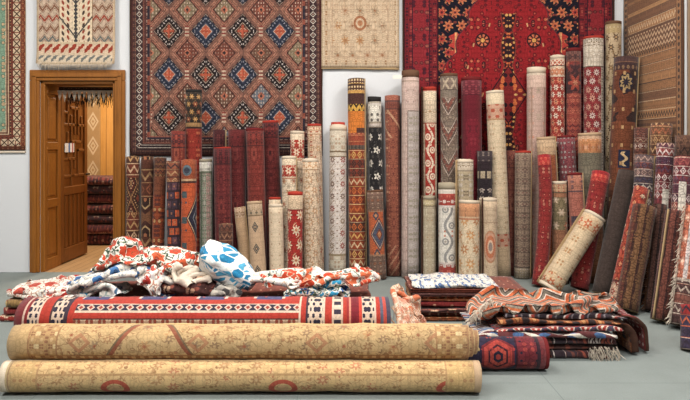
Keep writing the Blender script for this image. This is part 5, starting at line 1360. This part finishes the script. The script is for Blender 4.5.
# ---- printed cloths (suzani)
def suz(t, u, v, fl, core, leaf, s=.15, g=c(224, 218, 206), out=c(70, 92, 72), nn=6, R=.42, vine=True, sd=1.0, str_=1.0):
    w = t.noi(t.vec(u, v, sd), 4.0, 2.0)-.5
    uu, vv = u+w*.08, v+t.noi(t.vec(v, u, sd+3), 4.0, 2.0)*.08
    x, y = uu/s, vv/s; row = t.fl(y); x = x+.5*t.m('MODULO', row, 2.0)
    p, q = t.fr(x)-.5, t.fr(y)-.5
    r = t.hyp(p, q); a = t.m('ARCTAN2', q, p); k = r/(R*(.86+.1*t.cos(nn*a)))+.9*(t.noi(t.vec(u, v, sd+6), 22.0, 2.0)-.5)
    col = g
    d, rc = t.vor(t.vec(uu, vv, sd), 5.2/s)
    d2 = t.vor(t.vec(uu, vv, sd+2), 3.0/s, 'DISTANCE_TO_EDGE')
    col = t.mix(d2 < .075, col, out)
    col = t.mix((d < .33)*(rc > .35), col, t.pick(rc, [g, leaf[0], leaf[-1]]))
    col = t.mix(k < 1.15, col, g)
    pc = t.pick(t.white(t.fl(x), row), fl)
    col = t.mix(k < 1.0, col, pc); return t.mix((k < .42)*(k > .28), col, core)
OR, BL, TQ, GN = c(196, 62, 34), c(44, 92, 150), c(40, 140, 186), c(58, 84, 66)
m_redgreen = mat('print_red_green', lambda t, u, v: suz(t, u, v, [OR, c(206, 84, 46), OR, c(178, 56, 34)], c(120, 74, 44), [GN, c(50, 70, 56), c(84, 110, 84)], .12, R=.42, out=c(50, 74, 58)), .2, .7, 0.0, 16.0)
m_bluewhite = mat('print_blue_white', lambda t, u, v: suz(t, u, v, [BL, c(60, 110, 168), c(222, 214, 198)], c(40, 60, 100), [c(60, 100, 150), c(150, 160, 166)], .12, out=c(186, 186, 184), R=.36, sd=4.0), .2, .7, 0.0, 16.0)
def turq(t, u, v):
    w = t.noi(t.vec(u, v, 3.0), 7.0, 2.0)-.5
    e = t.vor(t.vec(u+w*.09, v+w*.07, 2.0), 15.0, 'DISTANCE_TO_EDGE'); d, r_ = t.vor(t.vec(u+w*.09, v+w*.07, 2.0), 15.0)
    col = t.mix(t.noi(t.vec(u, v, 8.0), 7.0) > .44, c(216, 220, 218), t.pick(r_, [TQ, c(70, 160, 200), c(30, 126, 176), c(206, 214, 214)]))
    col = t.mix(e < .07, col, c(222, 224, 220)); return t.mix(d < .16, col, c(60, 150, 196))
m_turq = mat('print_turquoise', turq, .2, .7, 0.0, 16.0)
m_longflor = mat('print_long_floral', lambda t, u, v: suz(t, u, v, [OR, c(210, 96, 56), c(222, 214, 198), OR], c(214, 180, 140), [c(80, 104, 84), c(196, 90, 56), c(120, 136, 140)], .115, out=c(104, 116, 104), R=.48, sd=9.0), .2, .7, 0.0, 16.0)
m_redleaf = mat('print_red_leaf', lambda t, u, v: suz(t, u, v, [c(178, 48, 40), c(222, 214, 198), c(190, 70, 54)], c(150, 40, 36), [c(178, 60, 48), c(110, 120, 130)], .12, out=c(170, 120, 100), R=.4, sd=11.0), .2, .7, 0.0, 16.0)
m_teal = mat('print_teal_white', lambda t, u, v: suz(t, u, v, [TQ, c(222, 214, 198)], c(60, 96, 130), [c(60, 130, 150), c(130, 150, 150)], .16, out=c(160, 174, 170), R=.42, sd=13.0), .2, .7, 0.0, 16.0)
m_creamcloth = mat('cream_lining', lambda t, u, v: PL(t, u, v, c(206, 186, 150), c(226, 212, 184), 8.0), .2, .7, 0.0, 16.0)
m_greycloth = mat('grey_black_cloth', lambda t, u, v: A(t, u, v, c(150, 144, 136), [c(50, 48, 50), c(176, 168, 156), c(80, 76, 76)], su=.2, sv=.3, cell=.05, seed=3, fill=.45), .2, .7, 0.0, 16.0)
m_bluecloth = mat('blue_cloth', lambda t, u, v: suz(t, u, v, [c(40, 90, 160), TQ], c(214, 210, 200), [c(40, 90, 160), c(70, 140, 160)], .1, R=.4, sd=15.0), .2, .7, 0.0, 16.0)
m_peach = mat('peach_fringed', lambda t, u, v: suz(t, u, v, [c(206, 110, 70), c(214, 150, 110)], c(190, 84, 56), [c(206, 140, 100), c(196, 170, 140)], .09, g=c(220, 196, 160), out=c(196, 130, 94), sd=17.0), .2, .7, 0.0, 16.0)
GC = 'printed cloths heaped on the pile'
def L3(px, py, Y, w, h): return (P(px, py, Y), w, h)
def cloth(label, m, path, seed, name='printed_cloth', **k):
    return lump(name, path, m, seed=seed, label=label, cat='cloth', group=GC, **k)
PXL = lambda px, Y: (px-CX)*Y/F
G = Ground(-2.75, .75, 3.65, 5.75)
G.box(-1.72, .16, 4.1, 4.72, .366); G.barrel(-1.95, .27, RY, .18, RZ, .125); G.box(-2.52, -1.8, 4.88, 5.43, .175)
def cr(label, m, *a, name='printed_cloth', **k): return crumple(name, G, m, label, 'cloth', GC, *a, **k)
G.dome(-2.2, 5.12, .28, .2, .17, .085)
cr('white cloth with small red leaves lying at the far left of the pile', m_redleaf, -2.19, 5.12, .35, .26, .86, .64, seed=3, z=.1)
cr('flat white cloth with teal flowers along the back edge of the scarlet carpet', m_teal, -1.55, 4.16, .29, .14, .66, .34, seed=5, z=.05)
G.dome(-1.345, 4.33, .37, .25, .36, .165)
cr('white cloth with blue flowers, thick folds in the middle of the heap', m_bluewhite, -1.345, 4.31, .4, .29, 1.0, .8, seed=8, z=.12)
G.dome(-1.16, 4.11, .16, .07, .36, .02)
cr('white cloth with red spots, rolled small at the front of the heap', m_redleaf, -1.165, 4.09, .2, .09, .46, .22, seed=14, z=.04)
lump('folded_rug', [L3(152, 286, 4.24, .08, .04), L3(172, 284, 4.24, .14, .07), L3(196, 286, 4.22, .14, .07), L3(214, 291, 4.2, .08, .04)], fm[4], 16, wr=.2, label='dark brown red rug bunched under the cream lining', cat='rug', group=GC, floor=.363)
G.dome(PXL(184, 4.22), 4.22, .24, .17, .36, .125)
G.dome(PXL(152, 4.38), 4.38, .33, .16, .48, .125); G.dome(PXL(126, 4.38), 4.38, .12, .1, .5, .185)
cr('white cloth with orange red blossoms and green vines topping the heap', m_redgreen, PXL(148, 4.36), 4.36, .35, .21, .92, .6, seed=12, z=.12)
G.dome(PXL(212, 4.2), 4.18, .1, .1, .36, .08)
cr('grey and black patterned cloth sticking out below the turquoise one', m_greycloth, PXL(220, 4.13), 4.13, .15, .1, .4, .28, seed=20, z=.05, name='crumpled_cloth')
cr('plain cream lining crumpled between the red and turquoise cloths', m_creamcloth, PXL(194, 4.22), 4.2, .12, .17, .34, .46, seed=18, z=.08, name='crumpled_cloth')
cloth('turquoise and white cloth rolled up on the slant', m_turq,
      [L3(201, 254, 4.26, .05, .045), L3(207, 255, 4.26, .11, .095), L3(222, 263, 4.24, .13, .105), L3(240, 275, 4.22, .11, .09), L3(253, 284, 4.2, .06, .05)], 22, wr=.12, fold=4, n=48, sub=12, crumple=.006)
G.dome(PXL(320, 4.2), 4.22, .5, .16, .36, .12); G.dome(PXL(290, 4.2), 4.22, .3, .14, .36, .145)
cr('blue patterned cloth under the long orange blossomed one', m_bluecloth, PXL(320, 4.06), 4.06, .24, .07, .56, .2, seed=27, z=.03)
cr('long white cloth with orange blossoms stretched along the pile', m_longflor, PXL(316, 4.2), 4.19, .5, .19, 1.26, .5, seed=25, z=.08)
G.dome(.3, 4.1, .15, .24, 0, .36); G.dome(.38, 4.06, .12, .2, 0, .24)
o = cr('peach fringed cloth slumping off the right end of the scarlet carpet', m_peach, .335, 4.1, .185, .25, .52, .58, seed=29, z=.08)
strands('fringe', [(P(393+18*k/60+6*math.sin(k*1.3), 306+24*((k*7) % 60)/60, 3.98+.03*math.sin(k)), (.5, -.6, -.6)) for k in range(60)], flatmat('peach_fringe', c(216, 168, 124), .95), o, .06, .004, 4, .6)

# ================================================================ FOLDED STACK BEHIND (centre right)
GA = 'folded kilims stacked on the floor at centre'
z = 0.0
def XA(px, Y=4.92): return (px-CX)*Y/F
labs = ['lowest brown folded kilim of the centre stack', 'second folded kilim from the floor in the centre stack', 'dark red folded kilim low in the centre stack', 'crimson patterned folded kilim in the centre stack, middle layer',
        'rust folded kilim above the crimson one in the centre stack', 'thin dark folded kilim near the top of the centre stack', 'brown topmost kilim of the centre stack, overhanging on the right']
spec = [(418, 500, .03, 5), (416, 505, .03, 3), (414, 510, .034, 4), (412, 506, .04, 6), (411, 514, .03, 5), (412, 518, .026, 4), (410, 526, .03, 3)]
for k, (a, b_, h, mi_) in enumerate(spec):
    folded('folded_kilim', XA(a), XA(b_), 4.9+.02*math.sin(k*2.1), .5, z, h, 4 if k % 2 == 0 else 2, fm[mi_], M_jute if k % 3 == 1 else M_jdark, seed=140+k, wave=.01, label=labs[k], cat='kilim', group=GA, nx=20, rot=.03*math.sin(k*3.1), droopR=.012); z += h+.003
m_bw2 = mat('print_blue_stripe', lambda t, u, v: t.mix(A(t, u, v, c(0, 0, 0), [c(255, 255, 255), c(0, 0, 0)], su=.2, sv=.2, cell=.04, seed=2) if False else t.noi(t.vec(u*2.0, v*6.0, 1.0), 6.0, 2.0) > .55, c(216, 212, 204), c(84, 112, 160)), .15)
folded('printed_cloth', XA(414), XA(498), 4.89, .46, z+.001, .028, 2, m_bw2, m_bw2, seed=31, wave=.022, nx=40, label='white cloth with blue marks on top of the centre stack', cat='cloth', group='printed cloth on the centre stack', droopL=.0)

# ================================================================ RUMPLED KILIM STACK (right front)
def XB(px, Y=4.1): return (px-CX)*Y/F
GB = 'kilims folded in the front right heap'
m_bl = mat('kilim_dark_white', lambda t, u, v: KI(t, u, v, .07, .09, [c(50, 36, 40), c(70, 38, 40), c(58, 44, 52)], [c(196, 180, 160), c(150, 70, 54), c(110, 60, 52)], 3.0, 0, .1))
m_zz = mat('kilim_zigzag', lambda t, u, v: t.ramp(t.fr((v-t.pp(u, .06)*1.0)/.1), [(0, c(54, 42, 50)), (.3, c(206, 190, 168)), (.42, c(150, 56, 46)), (.62, c(60, 48, 56)), (.8, c(120, 110, 116)), (.9, c(46, 38, 44))]))
m_ob = mat('kilim_orange_brown', lambda t, u, v: A(t, u, v, c(166, 92, 50), [c(76, 50, 40), c(186, 126, 76), c(52, 40, 40), c(140, 56, 44)], line=c(120, 60, 38), su=.13, sv=.1, cell=.03, seed=4, fill=.44))
def hexk(t, u, v):
    d = abs(t.fr(u/.11)-.5)*1.2+abs(t.fr(v/.1)-.5)
    return t.ramp(d, [(0, c(206, 186, 156)), (.1, c(160, 48, 42)), (.28, c(206, 180, 150)), (.36, c(70, 60, 80)), (.55, c(150, 44, 40)), (.8, c(56, 44, 56))])
m_hx = mat('kilim_red_hexagons', hexk)
def bluk(t, u, v):
    d = abs(t.fr(u/.2)-.5)*2-abs(t.fr(v/.16)-.5)*.9
    return t.mix(abs(t.fr(u/.05+v*4.0)-.5) < .12, t.ramp(t.fr(d*.5+.6), [(0, c(62, 92, 136)), (.25, c(206, 196, 180)), (.35, c(150, 52, 48)), (.5, c(74, 104, 146)), (.72, c(206, 192, 172)), (.8, c(96, 46, 48))]), c(206, 196, 182))
m_bk = mat('kilim_blue_cream', bluk)
def diagk(t, u, v):
    z_ = (v-t.pp(u+.05, .09)*1.15)/.15
    return t.ramp(t.fr(z_), [(0, c(190, 92, 52)), (.22, c(206, 190, 164)), (.3, c(112, 104, 92)), (.48, c(56, 48, 48)), (.54, c(206, 186, 158)), (.62, c(196, 104, 62)), (.8, c(140, 128, 112)), (.92, c(60, 48, 46))])
m_dg = mat('kilim_diagonals', diagk)
m_dk = mat('kilim_dark_brown', lambda t, u, v: A(t, u, v, c(70, 42, 38), [c(120, 60, 48), c(176, 140, 116), c(48, 34, 40)], su=.1, sv=.1, cell=.028, seed=8, fill=.4))
z = 0.0
specB = [(548, 606, .044, 2, m_bl, 'lowest dark kilim with white motifs in the front right heap', 0, .03, 4.05),
         (545, 610, .038, 2, m_dk, 'second dark kilim from the floor in the front right heap', 0, .02, 4.06),
         (535, 612, .04, 2, m_bl, 'dark kilim with white dashes under the blue one', 0, .03, 4.05),
         (474, 610, .034, 2, m_bk, 'blue and cream kilim folded in the front right heap', .04, .02, 4.02),
         (492, 618, .028, 2, m_hx, 'red kilim with cream hexagons in the front right heap', .03, .03, 4.05),
         (498, 626, .024, 2, m_ob, 'orange brown kilim in the middle of the front right heap', .0, .05, 4.08),
         (505, 632, .024, 2, m_zz, 'dark kilim with white zigzags, second from top of the heap', .0, .09, 4.1)]
for k, (a, b_, h, n_, m_, lab, dl, dr, yy) in enumerate(specB):
    oB = folded('folded_kilim', XB(a), XB(b_), yy, .6, z, h, n_, m_, M_jdark, seed=160+k*3, wave=.021 if k > 2 else .014, droopR=dr, droopL=dl, label=lab, cat='kilim', group=GB, nx=34, rot=.0); z += h+.003
    if k == 0: low_kilim = oB
# the right-hand ends hang over
m_rd = mat('kilim_red_dots', lambda t, u, v: t.mix(abs(t.fr(u/.05)-.5)+abs(t.fr(v/.05)-.5) < .26, c(130, 36, 38), c(206, 180, 160)))
drape('folded_kilim', [(XB(606, 4.12), .19), (XB(620, 4.12), .185), (XB(630, 4.12), .15), (XB(633, 4.12), .08), (XB(634, 4.12), .02)], 4.1, 4.4, .045, m_ob, M_jdark, 41, label='brown kilim end drooping to the floor at the right of the heap', cat='kilim', group=GB)
drape('folded_kilim', [(XB(620, 4.16), .225), (XB(634, 4.16), .215), (XB(643, 4.16), .16), (XB(645, 4.16), .08), (XB(645.5, 4.16), .015)], 4.14, 4.44, .022, m_rd, M_jdark, 43, label='dark red kilim corner with white triangles at the far right of the heap', cat='kilim', group=GB)
G2 = Ground(.4, 2.2, 3.9, 4.9)
G2.box(XB(474), XB(616), 4.05, 4.66, .2); G2.box(XB(498), XB(634), 4.09, 4.66, z)
G2.dome(XB(520, 4.38), 4.38, .36, .22, z-.05, .04); G2.dome(XB(575, 4.38), 4.38, .3, .2, z-.06, .03)
tp = crumple('rumpled_kilim', G2, m_dg, 'rumpled kilim with orange and grey diagonals on top of the front right heap', 'kilim', GB, XB(541, 4.34), 4.34, .47, .25, 1.04, .56, res=.024, seed=47, z=.03, thick=.008)
rd = random.Random(5)
strands('fringe', [(P(468+26*k/70, 322-24*k/70+rd.uniform(-3, 3), 4.02+.25*k/70), (-.6, -.6, -.2)) for k in range(70)], M_cream, tp, .055, .0035, 6, .7)
strands('fringe', [(P(590+30*k/80, 350+rd.uniform(-4, 6), 4.03), (.1, -.7, -.6)) for k in range(80)], M_cream, low_kilim, .035, .003, 7, .7)
# upright folded kilim at the right edge
m_edge = mat('kilim_red_navy', lambda t, u, v: KI(t, u, v, .07, .06, [c(150, 40, 40), c(60, 50, 74), c(176, 62, 48)], [c(206, 180, 150), c(56, 44, 60), c(190, 90, 60)], 5.0, 0, .1))
Yq = 4.2
roll('rolled_kilim', Vector(((694-CX)*Yq/F, Yq, .005)), Vector(((699-CX)*Yq/F, Yq+.06, .27)), .085, m_edge, M_jute, seed=77, rough=.05, label='short red and navy kilim bundle cut by the right photo edge', cat='kilim')
# ================================================================ LIGHT + CAMERA
def area(name, loc, sx, sy, power, col, rot=(0, 0, 0)):
    d = bpy.data.lights.new(name, 'AREA'); d.shape = 'RECTANGLE'; d.size, d.size_y = sx, sy; d.energy = power; d.color = col
    o = bpy.data.objects.new(name, d); COL.objects.link(o); o.location = loc; o.rotation_euler = rot; return o
for i, x in enumerate((-3.4, -.6, 1.9)):
    area('ceiling_lamp', (x, 4.2, HZ-.06), .9, .5, 90, (1.0, .93, .84), (math.radians(10), 0, 0))
    area('ceiling_lamp', (x, 1.2, HZ-.06), 1.2, .6, 110, (1.0, .96, .9))
area('store_lamp', (-2.9, 8.2, 2.65), .5, .5, 75, (1.0, .86, .66))
wd = bpy.data.worlds.new('World'); SC.world = wd; wd.use_nodes = True
wd.node_tree.nodes['Background'].inputs[0].default_value = (.8, .85, .9, 1); wd.node_tree.nodes['Background'].inputs[1].default_value = .3
cam = bpy.data.cameras.new('Camera'); co = bpy.data.objects.new('Camera', cam); COL.objects.link(co)
cam.sensor_width = 36; cam.sensor_fit = 'HORIZONTAL'; cam.lens = 36*F/690
co.location = (0, 0, CH); co.rotation_euler = (PI/2, 0, 0)
cam.shift_y = -(200-HY)/690; cam.clip_start = .05; cam.clip_end = 60
SC.camera = co
vs = SC.view_settings; vs.view_transform = 'Standard'; vs.look = 'None'; vs.exposure = 0.1; vs.gamma = 1; vs.use_curve_mapping = False
